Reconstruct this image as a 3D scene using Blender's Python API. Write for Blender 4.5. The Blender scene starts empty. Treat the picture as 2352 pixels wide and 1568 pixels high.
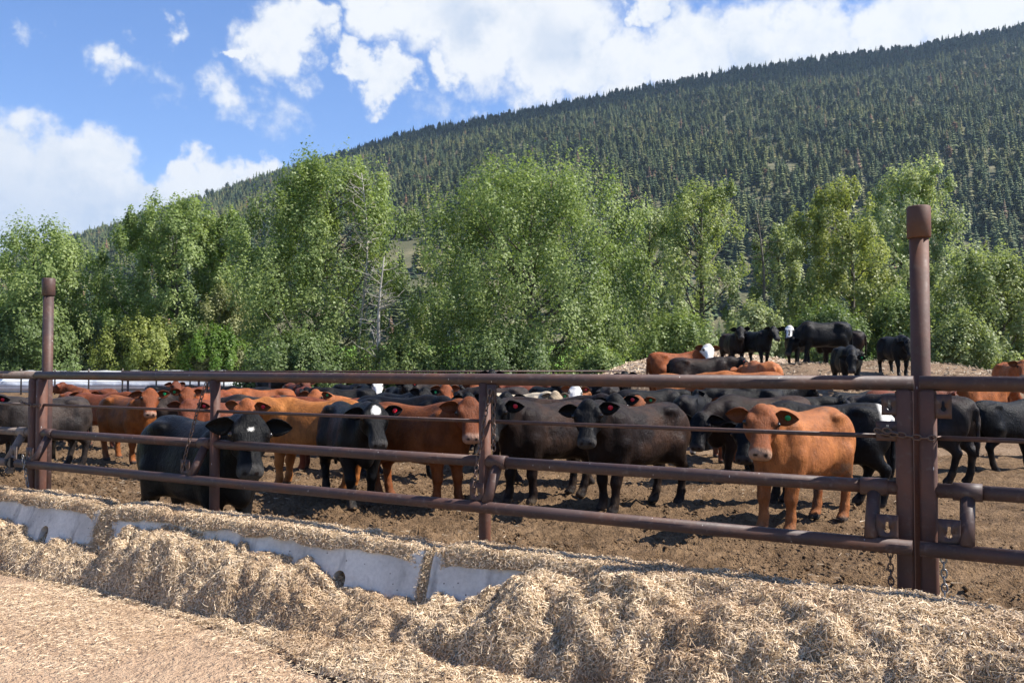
import bpy, math, numpy as np
from mathutils import Matrix, Vector

scene = bpy.context.scene
PITCH = math.radians(1.6)
CAMZ = 1.62
FPX, CX, CY = 2000.0, 1176.0, 784.0        # focal length and centre on a 2352 px wide picture

# ---------------------------------------------------------------- camera
cam = bpy.data.objects.new('Camera', bpy.data.cameras.new('Camera'))
scene.collection.objects.link(cam)
scene.camera = cam
cam.location = (0, 0, CAMZ)
cam.rotation_euler = (math.pi / 2 + PITCH, 0, 0)
cam.data.sensor_width = 36.0
cam.data.lens = 36.0 * FPX / 2352.0
cam.data.clip_start = 0.05
cam.data.clip_end = 20000

def pixdir(x, y):
    cx, cy = (x - CX) / FPX, (CY - y) / FPX
    return np.array([cx, math.cos(PITCH) - cy * math.sin(PITCH), math.sin(PITCH) + cy * math.cos(PITCH)])

# ---------------------------------------------------------------- sun, sky, exposure
SUN_EL, SUN_AZ = math.radians(49), math.radians(94)     # azimuth clockwise from +Y
SUN_DIR = np.array([math.sin(SUN_AZ) * math.cos(SUN_EL), math.cos(SUN_AZ) * math.cos(SUN_EL), math.sin(SUN_EL)])
sun = bpy.data.lights.new('Sun', 'SUN')
sun.energy = 5.0
sun.angle = math.radians(0.53)
sun.color = (1.0, 0.955, 0.88)
sun_o = bpy.data.objects.new('Sun', sun)
scene.collection.objects.link(sun_o)
sun_o.rotation_euler = Vector((-SUN_DIR).tolist()).to_track_quat('-Z', 'Y').to_euler()

scene.view_settings.view_transform = 'Standard'
scene.view_settings.look = 'None'
scene.view_settings.exposure = 1.15
scene.view_settings.gamma = 1.0
scene.view_settings.use_curve_mapping = False

CLOUDS = [  # x, y, radius (degrees are taken from the photograph), softness group
    (112, 372, 100), (25, 415, 105), (205, 388, 88), (268, 452, 72), (120, 480, 150), (325, 470, 60), (20, 500, 120),
    (440, 412, 48), (505, 424, 62), (572, 412, 50), (632, 398, 46), (410, 470, 75), (520, 480, 95), (245, 535, 60), (640, 450, 60),
    (640, 100, 92), (692, 62, 60), (732, 24, 42), (668, 130, 70), (560, 132, 22),
    (792, 112, 42), (826, 152, 46), (872, 205, 52), (905, 172, 52),
    (855, 15, 70), (960, 20, 95), (1110, 30, 140), (1270, 60, 160), (1130, 120, 95), (1032, 158, 52), (1300, 130, 120), (1430, 150, 95), (1480, 15, 42),
    (1560, 122, 110), (1720, 100, 110), (1880, 86, 110), (2040, 70, 105), (2190, 36, 95), (2330, 10, 100), (1440, 190, 70),
    (35, 76, 34, .45), (388, 62, 30, .55), (225, 110, 38, .5), (275, 122, 44, .5), (520, 222, 46, .45), (570, 240, 34, .3), (1205, 212, 60, .4), (1095, 240, 30, .35),
    (396, 214, 34, .25), (355, 175, 26, .22), (640, 262, 40, .25), (1000, 245, 50, .25), (60, 460, 60, .4), (2600, -40, 150), (-250, 470, 170), (1500, -260, 190), (300, -420, 160), (2300, -380, 200), (-500, 60, 120)]
GREY = [(30, 505, 150), (170, 520, 110), (1290, 100, 70), (1060, 40, 55), (330, 520, 90), (1700, 130, 50)]

world = bpy.data.worlds.new('World')
scene.world = world
world.use_nodes = True
def build_world():
    nt = world.node_tree
    N, Lk = nt.nodes, nt.links
    bg = N['Background']
    sky = N.new('ShaderNodeTexSky')
    sky.sky_type = 'NISHITA'
    sky.sun_disc = False
    sky.sun_elevation = SUN_EL
    sky.sun_rotation = SUN_AZ
    sky.altitude = 600
    sky.air_density = 1.0
    sky.dust_density = 0.4
    sky.ozone_density = 2.0
    geo = N.new('ShaderNodeNewGeometry')
    def vm(op, a, b):
        n = N.new('ShaderNodeVectorMath'); n.operation = op
        for i, v in enumerate((a, b)):
            if isinstance(v, (tuple, list)): n.inputs[i].default_value = v
            elif v is not None: Lk.new(v, n.inputs[i])
        return n
    def mt(op, a, b=None, c=None, clamp=False):
        n = N.new('ShaderNodeMath'); n.operation = op; n.use_clamp = clamp
        for i, v in enumerate((a, b, c)):
            if v is None: continue
            if isinstance(v, (int, float)): n.inputs[i].default_value = v
            else: Lk.new(v, n.inputs[i])
        return n.outputs[0]
    tc = N.new('ShaderNodeTexCoord')
    d0 = vm('NORMALIZE', tc.outputs['Generated'], None).outputs[0]
    def nz(scale, detail, vec, rough=.55):
        n = N.new('ShaderNodeTexNoise')
        n.inputs['Scale'].default_value = scale; n.inputs['Detail'].default_value = detail
        n.inputs['Roughness'].default_value = rough
        Lk.new(vec, n.inputs['Vector'])
        return n
    # billowy displacement of the direction
    w2 = nz(17, 5, d0, .6)
    o2 = vm('MULTIPLY', vm('SUBTRACT', w2.outputs['Color'], (.5, .5, .5)).outputs[0], (.11, .11, .085)).outputs[0]
    dd = vm('ADD', d0, o2).outputs[0]
    def blobs(lst, vec, grow=1.0):
        acc = None
        for x, y, r, *wt in lst:
            c = pixdir(x, y); L = np.linalg.norm(c); c = c / L
            rad = 1.24 * r / FPX / L * grow
            n = vm('DISTANCE', vec, tuple(c))
            w_ = wt[0] if wt else 1.0
            v = mt('MULTIPLY_ADD', n.outputs['Value'], -w_ / rad, w_)
            acc = v if acc is None else mt('MAXIMUM', acc, v)
        return acc
    F = blobs(CLOUDS, dd)
    G = blobs(GREY, dd, 1.25)
    fine = nz(62, 3, d0, .6).outputs['Fac']
    sp = N.new('ShaderNodeSeparateXYZ'); Lk.new(w2.outputs['Color'], sp.inputs[0])
    big = nz(3.5, 1, dd, .6).outputs['Fac']
    F2 = mt('MAXIMUM', F, mt('MULTIPLY_ADD', big, 5.0, -3.7))
    F3 = mt('ADD', F2, mt('MULTIPLY_ADD', fine, .5, -.25))
    mask = N.new('ShaderNodeMapRange'); mask.interpolation_type = 'SMOOTHSTEP'
    mask.inputs['From Min'].default_value = -.02; mask.inputs['From Max'].default_value = .46
    Lk.new(F3, mask.inputs['Value'])
    rel = mt('MULTIPLY_ADD', mt('ADD', sp.outputs[0], mt('MULTIPLY', fine, .5)), -1.5, 1.18)
    gsm = N.new('ShaderNodeMapRange'); gsm.interpolation_type = 'SMOOTHSTEP'
    gsm.inputs['From Min'].default_value = 0.0; gsm.inputs['From Max'].default_value = .8
    Lk.new(G, gsm.inputs['Value'])
    sh = mt('ADD', mt('MULTIPLY', gsm.outputs[0], .62), mt('MAXIMUM', rel, 0.0), clamp=True)
    cc = N.new('ShaderNodeMix'); cc.data_type = 'RGBA'
    cc.inputs[6].default_value = (6.0, 6.05, 6.1, 1)
    cc.inputs[7].default_value = (3.7, 4.25, 5.2, 1)
    Lk.new(sh, cc.inputs['Factor'])
    # deepen the clear blue a little
    hs = N.new('ShaderNodeHueSaturation'); hs.inputs['Saturation'].default_value = 1.2; hs.inputs['Value'].default_value = SKYV
    Lk.new(sky.outputs[0], hs.inputs['Color'])
    mx = N.new('ShaderNodeMix'); mx.data_type = 'RGBA'
    Lk.new(mask.outputs[0], mx.inputs['Factor'])
    tint = N.new('ShaderNodeMix'); tint.data_type = 'RGBA'; tint.blend_type = 'MULTIPLY'; tint.inputs['Factor'].default_value = 1.0
    Lk.new(hs.outputs[0], tint.inputs[6]); tint.inputs[7].default_value = (.97, .91, 1.06, 1)
    Lk.new(tint.outputs[2], mx.inputs[6]); Lk.new(cc.outputs[2], mx.inputs[7])
    Lk.new(mx.outputs[2], bg.inputs['Color'])
    bg.inputs['Strength'].default_value = 0.073
SKYV = 1.15
build_world()
world.cycles.sampling_method = 'MANUAL'
world.cycles.sample_map_resolution = 256
scene.cycles.use_denoising = True
scene.cycles.max_bounces = 6
scene.cycles.diffuse_bounces = 3
scene.cycles.glossy_bounces = 2
scene.cycles.transmission_bounces = 3
scene.cycles.transparent_max_bounces = 4
scene.cycles.caustics_reflective = False
scene.cycles.caustics_refractive = False
# ---------------------------------------------------------------- helpers
COL = scene.collection
RNG = np.random.default_rng(7)

def smooth01(t):
    t = np.clip(t, 0.0, 1.0)
    return t * t * (3 - 2 * t)

_PERM = np.random.default_rng(3).permutation(256)
_PERM = np.concatenate([_PERM, _PERM, _PERM])
_G3 = np.random.default_rng(4).normal(size=(256, 3))
_G3 /= np.linalg.norm(_G3, axis=1)[:, None]

def gnoise(p):
    """gradient noise, p (N,3) -> (N,) about -0.7..0.7"""
    pi = np.floor(p).astype(np.int64)
    pf = p - pi
    u = pf * pf * pf * (pf * (pf * 6 - 15) + 10)
    pi &= 255
    out = 0
    for dx in (0, 1):
        wx = u[:, 0] if dx else 1 - u[:, 0]
        for dy in (0, 1):
            wy = u[:, 1] if dy else 1 - u[:, 1]
            for dz in (0, 1):
                wz = u[:, 2] if dz else 1 - u[:, 2]
                h = _PERM[_PERM[_PERM[(pi[:, 0] + dx) & 255] + ((pi[:, 1] + dy) & 255)] + ((pi[:, 2] + dz) & 255)]
                g = _G3[h]
                out = out + wx * wy * wz * (g[:, 0] * (pf[:, 0] - dx) + g[:, 1] * (pf[:, 1] - dy) + g[:, 2] * (pf[:, 2] - dz))
    return out

def fbm(p, octaves=4, gain=0.5, lac=2.03):
    a, s, out = 1.0, 1.0, 0
    for _ in range(octaves):
        out = out + a * gnoise(p * s + 17.3 * s)
        a *= gain
        s *= lac
    return out

def link(o, parent=None):
    COL.objects.link(o)
    if parent is not None:
        o.parent = parent
    return o

def mesh_np(name, V, F, smooth=False, attrs=None):
    """V (n,3); F (m,k) all the same k, or a list of such arrays"""
    me = bpy.data.meshes.new(name)
    Fs = F if isinstance(F, list) else [F]
    Fs = [np.asarray(f, dtype=np.int32) for f in Fs if len(f)]
    V = np.asarray(V, dtype=np.float32)
    me.vertices.add(len(V))
    me.vertices.foreach_set('co', V.ravel())
    nl = sum(f.size for f in Fs)
    nf = sum(len(f) for f in Fs)
    me.loops.add(nl)
    me.loops.foreach_set('vertex_index', np.concatenate([f.ravel() for f in Fs]))
    me.polygons.add(nf)
    tot = np.concatenate([np.full(len(f), f.shape[1], dtype=np.int32) for f in Fs])
    st = np.concatenate([[0], np.cumsum(tot)[:-1]]).astype(np.int32)
    me.polygons.foreach_set('loop_start', st)
    me.polygons.foreach_set('loop_total', tot)
    if smooth:
        me.polygons.foreach_set('use_smooth', np.ones(nf, dtype=bool))
    for k, (dom, arr) in (attrs or {}).items():
        arr = np.asarray(arr, dtype=np.float32)
        if arr.ndim == 2:
            if arr.shape[1] == 3:
                arr = np.concatenate([arr, np.ones((len(arr), 1), dtype=np.float32)], 1)
            at = me.color_attributes.new(k, 'FLOAT_COLOR', dom)
            at.data.foreach_set('color', arr.ravel())
        else:
            at = me.attributes.new(k, 'FLOAT', dom)
            at.data.foreach_set('value', arr)
    me.update(calc_edges=True)
    return me

def obj(name, me, mat=None, parent=None, loc=None):
    o = bpy.data.objects.new(name, me)
    if mat is not None and me is not None:
        for m in (mat if isinstance(mat, (list, tuple)) else [mat]):
            if m.name not in [x.name for x in me.materials if x]:
                me.materials.append(m)
    if loc is not None:
        o.location = loc
    return link(o, parent)

def tag(o, label=None, cat=None, group=None, kind=None):
    if label: o['label'] = label
    if cat: o['category'] = cat
    if group: o['group'] = group
    if kind: o['kind'] = kind
    return o

def empty(name, loc, rz=0.0):
    o = bpy.data.objects.new(name, None)
    o.empty_display_size = 0.2
    o.location = loc
    o.rotation_euler = (0, 0, rz)
    return link(o)

class MB:
    """collects simple shapes into one mesh"""
    def __init__(self):
        self.v, self.f3, self.f4, self.n = [], [], [], 0
    def add(self, V, F):
        V = np.asarray(V, dtype=float); F = np.asarray(F, dtype=np.int64)
        self.v.append(V)
        (self.f3 if F.shape[1] == 3 else self.f4).append(F + self.n)
        self.n += len(V)
    def addmix(self, V, F4, F3):
        V = np.asarray(V, dtype=float)
        self.v.append(V)
        if len(F4): self.f4.append(np.asarray(F4) + self.n)
        if len(F3): self.f3.append(np.asarray(F3) + self.n)
        self.n += len(V)
    def mesh(self, name, smooth=False, attrs=None):
        Fs = []
        if self.f4: Fs.append(np.concatenate(self.f4))
        if self.f3: Fs.append(np.concatenate(self.f3))
        return mesh_np(name, np.concatenate(self.v), Fs, smooth, attrs)
    def tube(self, pts, radii, n=10, cap=True, closed=False):
        pts = np.asarray(pts, dtype=float)
        m = len(pts)
        radii = np.broadcast_to(np.asarray(radii, dtype=float), (m,))
        if closed:
            T = np.roll(pts, -1, 0) - np.roll(pts, 1, 0)
        else:
            T = np.gradient(pts, axis=0)
        T /= np.linalg.norm(T, axis=1)[:, None] + 1e-12
        ref = np.array([0, 0, 1.0]) if abs(T[0][2]) < 0.9 else np.array([1.0, 0, 0])
        A = np.cross(T[0], ref); A /= np.linalg.norm(A)
        ang = np.linspace(0, 2 * np.pi, n, endpoint=False)
        V = []
        for i in range(m):
            A = A - T[i] * A.dot(T[i]); A /= np.linalg.norm(A) + 1e-12
            B = np.cross(T[i], A)
            V.append(pts[i] + radii[i] * (np.cos(ang)[:, None] * A + np.sin(ang)[:, None] * B))
        V = np.concatenate(V)
        F = []
        rng_ = range(m if closed else m - 1)
        j = np.arange(n); j2 = (j + 1) % n
        for i in rng_:
            a = i * n; b = ((i + 1) % m) * n
            F.append(np.stack([a + j, a + j2, b + j2, b + j], 1))
        F = np.concatenate(F)
        F3 = []
        if cap and not closed:
            c0 = len(V); V = np.concatenate([V, pts[:1], pts[-1:]])
            F3 = np.concatenate([np.stack([np.full(n, c0), j2, j], 1),
                                 np.stack([np.full(n, c0 + 1), (m - 1) * n + j, (m - 1) * n + j2], 1)])
        self.addmix(V, F, F3)
    def box(self, c, half, R=None, bevel=0.0):
        """bevelled box: two chamfer rings"""
        c = np.asarray(c, float); hx, hy, hz = half
        b = min(bevel, hx * 0.9, hy * 0.9, hz * 0.9)
        if b <= 0:
            V = np.array([[sx * hx, sy * hy, sz * hz] for sz in (-1, 1) for sy in (-1, 1) for sx in (-1, 1)])
            F = np.array([[0, 2, 3, 1], [4, 5, 7, 6], [0, 1, 5, 4], [2, 6, 7, 3], [0, 4, 6, 2], [1, 3, 7, 5]])
        else:
            def ring(x, y, z, k):
                return [[-x + k, -y, z], [x - k, -y, z], [x, -y + k, z], [x, y - k, z], [x - k, y, z], [-x + k, y, z], [-x, y - k, z], [-x, -y + k, z]]
            V = np.array(ring(hx - b, hy - b, -hz, b * .4) + ring(hx, hy, -hz + b, b) + ring(hx, hy, hz - b, b) + ring(hx - b, hy - b, hz, b * .4))
            F = []
            for i in range(3):
                for k in range(8):
                    F.append([i * 8 + k, i * 8 + (k + 1) % 8, (i + 1) * 8 + (k + 1) % 8, (i + 1) * 8 + k])
            F = np.array(F)
            n0 = len(V)
            V = np.concatenate([V, [[0, 0, -hz], [0, 0, hz]]])
            F3 = [[n0, (k + 1) % 8, k] for k in range(8)] + [[n0 + 1, 24 + k, 24 + (k + 1) % 8] for k in range(8)]
        if R is not None:
            V = V @ np.asarray(R).T
        if b <= 0:
            self.add(V + c, F)
        else:
            self.addmix(V + c, F, F3)

# ---------------------------------------------------------------- materials
def new_mat(name):
    m = bpy.data.materials.new(name); m.use_nodes = True
    nt = m.node_tree
    return m, nt, nt.nodes['Principled BSDF']

def nd(nt, typ, **kw):
    n = nt.nodes.new(typ)
    for k, v in kw.items():
        if k.startswith('i_'):
            n.inputs[k[2:].replace('_', ' ')].default_value = v
        else:
            setattr(n, k, v)
    return n

def ramp(nt, fac, stops):
    r = nt.nodes.new('ShaderNodeValToRGB')
    el = r.color_ramp.elements
    while len(el) < len(stops): el.new(0.5)
    for e, (p, c) in zip(el, stops):
        e.position = p
        e.color = (c[0], c[1], c[2], 1) if len(c) == 3 else c
    nt.links.new(fac, r.inputs[0])
    return r.outputs[0]

def noise(nt, scale, detail=4, rough=0.55, vec=None, dist=0.0):
    n = nt.nodes.new('ShaderNodeTexNoise')
    n.inputs['Scale'].default_value = scale
    n.inputs['Detail'].default_value = detail
    n.inputs['Roughness'].default_value = rough
    n.inputs['Distortion'].default_value = dist
    if vec is not None: nt.links.new(vec, n.inputs['Vector'])
    return n.outputs['Fac']

def mixc(nt, fac, a, b, mode='MIX'):
    m = nt.nodes.new('ShaderNodeMix'); m.data_type = 'RGBA'; m.blend_type = mode
    for s, v in ((m.inputs['Factor'], fac), (m.inputs[6], a), (m.inputs[7], b)):
        if isinstance(v, (int, float)): s.default_value = v
        elif isinstance(v, (tuple, list)): s.default_value = (*v[:3], 1)
        else: nt.links.new(v, s)
    return m.outputs[2]

def math_n(nt, op, a, b=None, clamp=False):
    m = nt.nodes.new('ShaderNodeMath'); m.operation = op; m.use_clamp = clamp
    for i, v in enumerate((a, b)):
        if v is None: continue
        if isinstance(v, (int, float)): m.inputs[i].default_value = v
        else: nt.links.new(v, m.inputs[i])
    return m.outputs[0]

def bump(nt, bsdf, h, strength=0.4, dist=0.02):
    b = nt.nodes.new('ShaderNodeBump')
    b.inputs['Strength'].default_value = strength
    b.inputs['Distance'].default_value = dist
    nt.links.new(h, b.inputs['Height'])
    nt.links.new(b.outputs[0], bsdf.inputs['Normal'])

def objco(nt):
    return nt.nodes.new('ShaderNodeTexCoord').outputs['Object']

def geopos(nt):
    return nt.nodes.new('ShaderNodeNewGeometry').outputs['Position']

def attr_col(nt, name='Col'):
    a = nt.nodes.new('ShaderNodeAttribute'); a.attribute_name = name
    return a.outputs['Color']
# ---------------------------------------------------------------- frame of the fence: s along it, q away from the camera
FD = np.array([.868, -.4966, 0.0]); FN = np.array([.4966, .868, 0.0])
FANG = math.atan2(FD[1], FD[0])
def sq(s, q, z=0.0):
    return FD * s + FN * q + np.array([0, 0, z])
def sqa(S, Q, Z):
    return np.stack([FD[0] * S + FN[0] * Q, FD[1] * S + FN[1] * Q, Z], -1)
def px2sz(x, y, q):
    """point of the picture on the vertical plane at distance q -> s, z"""
    d = pixdir(x, y)
    t = q / (d[0] * FN[0] + d[1] * FN[1])
    p = d * t
    return p[0] * FD[0] + p[1] * FD[1], CAMZ + p[2]

def grid_mesh(name, P, smooth=True, attrs=None):
    n, m = P.shape[:2]
    i = np.arange(n - 1)[:, None] * m + np.arange(m - 1)[None, :]
    F = np.stack([i, i + 1, i + m + 1, i + m], -1).reshape(-1, 4)
    a = P[0, 1] - P[0, 0]; b = P[1, 0] - P[0, 0]
    if np.cross(a, b)[2] < 0: F = F[:, ::-1]
    return mesh_np(name, P.reshape(-1, 3), F, smooth, attrs)

# ---------------------------------------------------------------- ground materials
def dirt_material(name, dark, mid, dry, sc=1.0, straw=0.0):
    m, nt, b = new_mat(name)
    p = geopos(nt)
    n1 = noise(nt, 1.1 * sc, 5, .6, p); n2 = noise(nt, 14 * sc, 5, .65, p); n3 = noise(nt, 60 * sc, 3, .6, p)
    f = math_n(nt, 'ADD', math_n(nt, 'MULTIPLY', n1, .55), math_n(nt, 'MULTIPLY', n2, .55))
    c = ramp(nt, f, [(.30, dark), (.52, mid), (.72, dry)])
    c = mixc(nt, math_n(nt, 'MULTIPLY', math_n(nt, 'SUBTRACT', n3, .35, True), .9), c, dry)
    nb = noise(nt, .55 * sc, 4, .7, p, 1.0)
    c = mixc(nt, math_n(nt, 'MULTIPLY', math_n(nt, 'SUBTRACT', nb, .50, True), 3.0, True), c, mixc(nt, .5, c, dark))
    if straw:
        v = nt.nodes.new('ShaderNodeTexVoronoi'); v.inputs['Scale'].default_value = 38
        mp = nt.nodes.new('ShaderNodeMapping'); mp.inputs['Scale'].default_value = (1, .35, 1); mp.inputs['Rotation'].default_value = (0, 0, .6)
        nt.links.new(p, mp.inputs[0]); nt.links.new(mp.outputs[0], v.inputs['Vector'])
        k = ramp(nt, v.outputs['Distance'], [(.18, (1, 1, 1)), (.34, (0, 0, 0))])
        c = mixc(nt, math_n(nt, 'MULTIPLY', k, straw), c, (.62, .49, .33))
    nt.links.new(c, b.inputs['Base Color'])
    b.inputs['Roughness'].default_value = .95
    b.inputs['Specular IOR Level'].default_value = .15
    n4 = noise(nt, 27 * sc, 3, .6, p, .6)
    h = math_n(nt, 'ADD', math_n(nt, 'ADD', n2, math_n(nt, 'MULTIPLY', n4, .8)), math_n(nt, 'MULTIPLY', n3, .45))
    bump(nt, b, h, 1.0, .05)
    return m
M_PEN = dirt_material('pen_dirt', (.032, .019, .010), (.112, .068, .036), (.25, .16, .088))
M_MOUND = dirt_material('mound_dirt', (.10, .062, .038), (.19, .125, .078), (.33, .235, .155), 1.2)
M_ALLEY = dirt_material('alley_dirt', (.15, .10, .066), (.40, .265, .17), (.54, .39, .26), 1.0, .28)
M_CHIPS = dirt_material('wood_chips', (.20, .14, .10), (.40, .30, .22), (.62, .50, .39), 1.5)

def grass_material(name, a, b_, c_):
    m, nt, b = new_mat(name)
    p = geopos(nt)
    n1 = noise(nt, .05, 5, .6, p); n2 = noise(nt, 1.4, 4, .65, p)
    f = math_n(nt, 'ADD', math_n(nt, 'MULTIPLY', n1, .6), math_n(nt, 'MULTIPLY', n2, .4))
    nt.links.new(ramp(nt, f, [(.3, a), (.5, b_), (.7, c_)]), b.inputs['Base Color'])
    b.inputs['Roughness'].default_value = .9
    b.inputs['Specular IOR Level'].default_value = .1
    bump(nt, b, n2, .8, .3)
    return m
M_FIELD = grass_material('field_grass', (.10, .19, .03), (.15, .27, .045), (.20, .31, .07))
M_SLOPE = grass_material('slope_grass', (.060, .068, .034), (.095, .092, .05), (.22, .19, .11))

def mound_h(X, Y):
    t = np.clip((Y - 15.8) / 11.0, 0, 1)
    rise = 1.70 * (.75 * t ** .9 + .25 * smooth01(t))
    back = 1 - smooth01((Y - 30.0) / 6.0)
    wx = smooth01((X - 1.4) / 4.2) * (1 - smooth01((X - 13.8) / 6.5))
    P = np.stack([X, Y, 0 * X], -1).reshape(-1, 3)
    wob = (fbm(P * .35, 3) * .28).reshape(np.shape(X))
    return rise * back * wx * (1 + wob * .6) - .05
def chips_h(X, Y):
    r2 = ((X - 7.6) / 6.4) ** 2 + ((Y - 31.5) / 3.6) ** 2
    P = np.stack([X, Y, 0 * X], -1).reshape(-1, 3)
    wob = (fbm(P * .6, 3) * .3).reshape(np.shape(X))
    return 2.15 * np.clip(1 - r2, 0, 1) ** .75 * (1 + .35 * wob) - .06
def pen_h(X, Y):
    P = np.stack([X, Y, 0 * X], -1).reshape(-1, 3)
    return (.05 * fbm(P * .23, 3)).reshape(np.shape(X))
def stand_h(x, y):
    x = np.array([float(x)]); y = np.array([float(y)])
    return float(max(pen_h(x, y)[0], mound_h(x, y)[0], chips_h(x, y)[0]))

def build_ground():
    # pen: rows farther apart with distance
    nq, ns = 390, 390
    q = 4.2 * (62 / 4.2) ** np.linspace(0, 1, nq)
    k = np.concatenate([[-3.2, -2.7], np.linspace(-2.25, .62, ns), [1.0, 1.5]])
    Q, K = np.meshgrid(q, k, indexing='ij')
    S = Q * K
    P = sqa(S, Q, 0 * S)
    X, Y = P[..., 0], P[..., 1]
    p3 = P.reshape(-1, 3)
    z = pen_h(X, Y)
    cl = np.abs(fbm(p3 * 4.2, 4)).reshape(X.shape)
    tram = fbm(p3 * 13.0, 3).reshape(X.shape)
    near = 1 / (1 + (Q / 16) ** 2)
    cl2 = np.abs(fbm(p3 * 8.5 + 40, 3)).reshape(X.shape)
    hoof = fbm(p3 * 3.0 + 70, 2).reshape(X.shape)
    z = z + (.11 * cl + .15 * cl2 - .07 + .07 * tram - .05 * smooth01((hoof - .18) / .2)) * (.30 + .70 * near)
    P[..., 2] = z
    o = obj('pen_ground', grid_mesh('pen_ground', P), M_PEN); o['kind'] = 'structure'
    # feed alley in front of the barriers
    s = np.linspace(-16, 9, 240); q = np.linspace(-4.0, 4.5, 130)
    S, Q = np.meshgrid(s, q, indexing='ij')
    P = sqa(S, Q, 0 * S); p3 = P.reshape(-1, 3)
    P[..., 2] = (.02 * fbm(p3 * .8, 3) + .016 * np.abs(fbm(p3 * 5, 3))).reshape(S.shape) - .015
    o = obj('feed_alley', grid_mesh('feed_alley', P), M_ALLEY); o['kind'] = 'structure'
    # dirt mound with the cattle on it
    X, Y = np.meshgrid(np.linspace(1.2, 21, 160), np.linspace(15.2, 36.5, 180), indexing='ij')
    p3 = np.stack([X, Y, 0 * X], -1).reshape(-1, 3)
    Z = mound_h(X, Y) + (.10 * np.abs(fbm(p3 * 2.6, 4)) - .03 + .05 * fbm(p3 * 8, 2)).reshape(X.shape)
    o = obj('dirt_mound', grid_mesh('dirt_mound', np.stack([X, Y, Z], -1)), M_MOUND); o['kind'] = 'structure'
    X, Y = np.meshgrid(np.linspace(1.0, 14.5, 150), np.linspace(27.5, 35.5, 90), indexing='ij')
    p3 = np.stack([X, Y, 0 * X], -1).reshape(-1, 3)
    Z = chips_h(X, Y) + (.06 * fbm(p3 * 4, 3) + .05 * fbm(p3 * 11, 2)).reshape(X.shape)
    o = obj('wood_chip_mound', grid_mesh('wood_chip_mound', np.stack([X, Y, Z], -1)), M_CHIPS); o['kind'] = 'structure'
    # base sheet out to the horizon
    mb = MB()
    mb.add([(-9000, -3000, -.35), (9000, -3000, -.35), (9000, 16000, -.35), (-9000, 16000, -.35)], [[0, 1, 2, 3]])
    o = obj('ground', mb.mesh('ground'), M_FIELD); o['kind'] = 'structure'
    # meadow rising behind the trees
    Y, U = np.meshgrid(np.linspace(50, 380, 60), np.linspace(-1.2, 1.2, 70), indexing='ij')
    Z = np.where(Y > 62, .034 * (Y - 62), 0) - .10
    o = obj('meadow', grid_mesh('meadow', np.stack([U * Y, Y, Z], -1)), M_FIELD); o['kind'] = 'structure'
build_ground()

# ---------------------------------------------------------------- the wooded hill
RIDGE_PX = [(-2500, 790), (-1200, 770), (-500, 690), (0, 600), (150, 556), (300, 510), (440, 462), (600, 412), (700, 382), (900, 322), (1000, 297), (1200, 260), (1400, 219), (1500, 200),
            (1700, 163), (1850, 143), (2000, 125), (2100, 112), (2200, 90), (2352, 62), (2700, 20), (3300, -40), (4200, -60)]
_ru, _re = [], []
for _x, _y in RIDGE_PX:
    _d = pixdir(_x, _y); _ru.append(_d[0] / _d[1]); _re.append(_d[2] / _d[1])
H0, HR = 350.0, 1500.0
def hill_h(X, Y):
    u = X / Y
    e = np.interp(u, _ru, _re)
    t = (Y - H0) / (HR - H0)
    g = np.where(t < 1, np.clip(t, 0, 1) ** 1.08, 1 - .55 * (t - 1))
    p3 = np.stack([X * .004, Y * .004, 0 * X], -1).reshape(-1, 3)
    bumps = fbm(p3, 4).reshape(np.shape(X)) * 26 * np.clip(t, 0, 1) * np.clip(1.02 - t, 0, 1) * 2.2
    return 9.7 + (e * HR - 9.7) * g + bumps
def build_hill():
    Y = np.concatenate([np.linspace(345, 1500, 110), np.linspace(1530, 2400, 14)])
    U = np.linspace(-1.6, 1.7, 170)
    Yg, Ug = np.meshgrid(Y, U, indexing='ij')
    X = Ug * Yg
    Z = hill_h(X, Yg); Z[0] -= 2
    o = obj('hillside', grid_mesh('hillside', np.stack([X, Yg, Z], -1)), M_SLOPE); o['kind'] = 'structure'
build_hill()

# ---------------------------------------------------------------- a fair weather cloud over the valley; its shade lies on the upper slope
def build_cloud():
    r = np.random.default_rng(8)
    ph = (1 + 5 ** .5) / 2
    mb = MB()
    th = np.linspace(0, np.pi, 14); fi = np.linspace(0, 2 * np.pi, 24, endpoint=False)
    for i in range(26):
        t = r.uniform(-1, 1)
        tgt = np.array([330 + 760 * t, 1420 + 60 * r.uniform(-1, 1) - 60 * t, 330 + 190 * t])
        c = tgt + SUN_DIR * (1650 - tgt[2]) / SUN_DIR[2]
        R = r.uniform(110, 190) * (1 - .3 * abs(t))
        T, P = np.meshgrid(th, fi, indexing='ij')
        D = np.stack([np.sin(T) * np.cos(P), np.sin(T) * np.sin(P), np.cos(T) * .6], -1)
        D = D * (1 + .35 * fbm(D.reshape(-1, 3) * 2.5 + i, 3).reshape(T.shape))[..., None]
        n, m = T.shape
        ii = np.arange(n - 1)[:, None] * m; j = np.arange(m)[None, :]; j2 = (j + 1) % m
        mb.add((c + D * R * np.array([1.1, .62, 1])).reshape(-1, 3), np.stack([ii + j, ii + m + j, ii + m + j2, ii + j2], -1).reshape(-1, 4))
    o = obj('cloud', mb.mesh('cloud', True), simple_white()); o['kind'] = 'structure'
def simple_white():
    m, nt, b = new_mat('cloud_white'); b.inputs['Base Color'].default_value = (.9, .9, .9, 1); b.inputs['Roughness'].default_value = 1
    b.inputs['Specular IOR Level'].default_value = 0
    return m
build_cloud()
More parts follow.
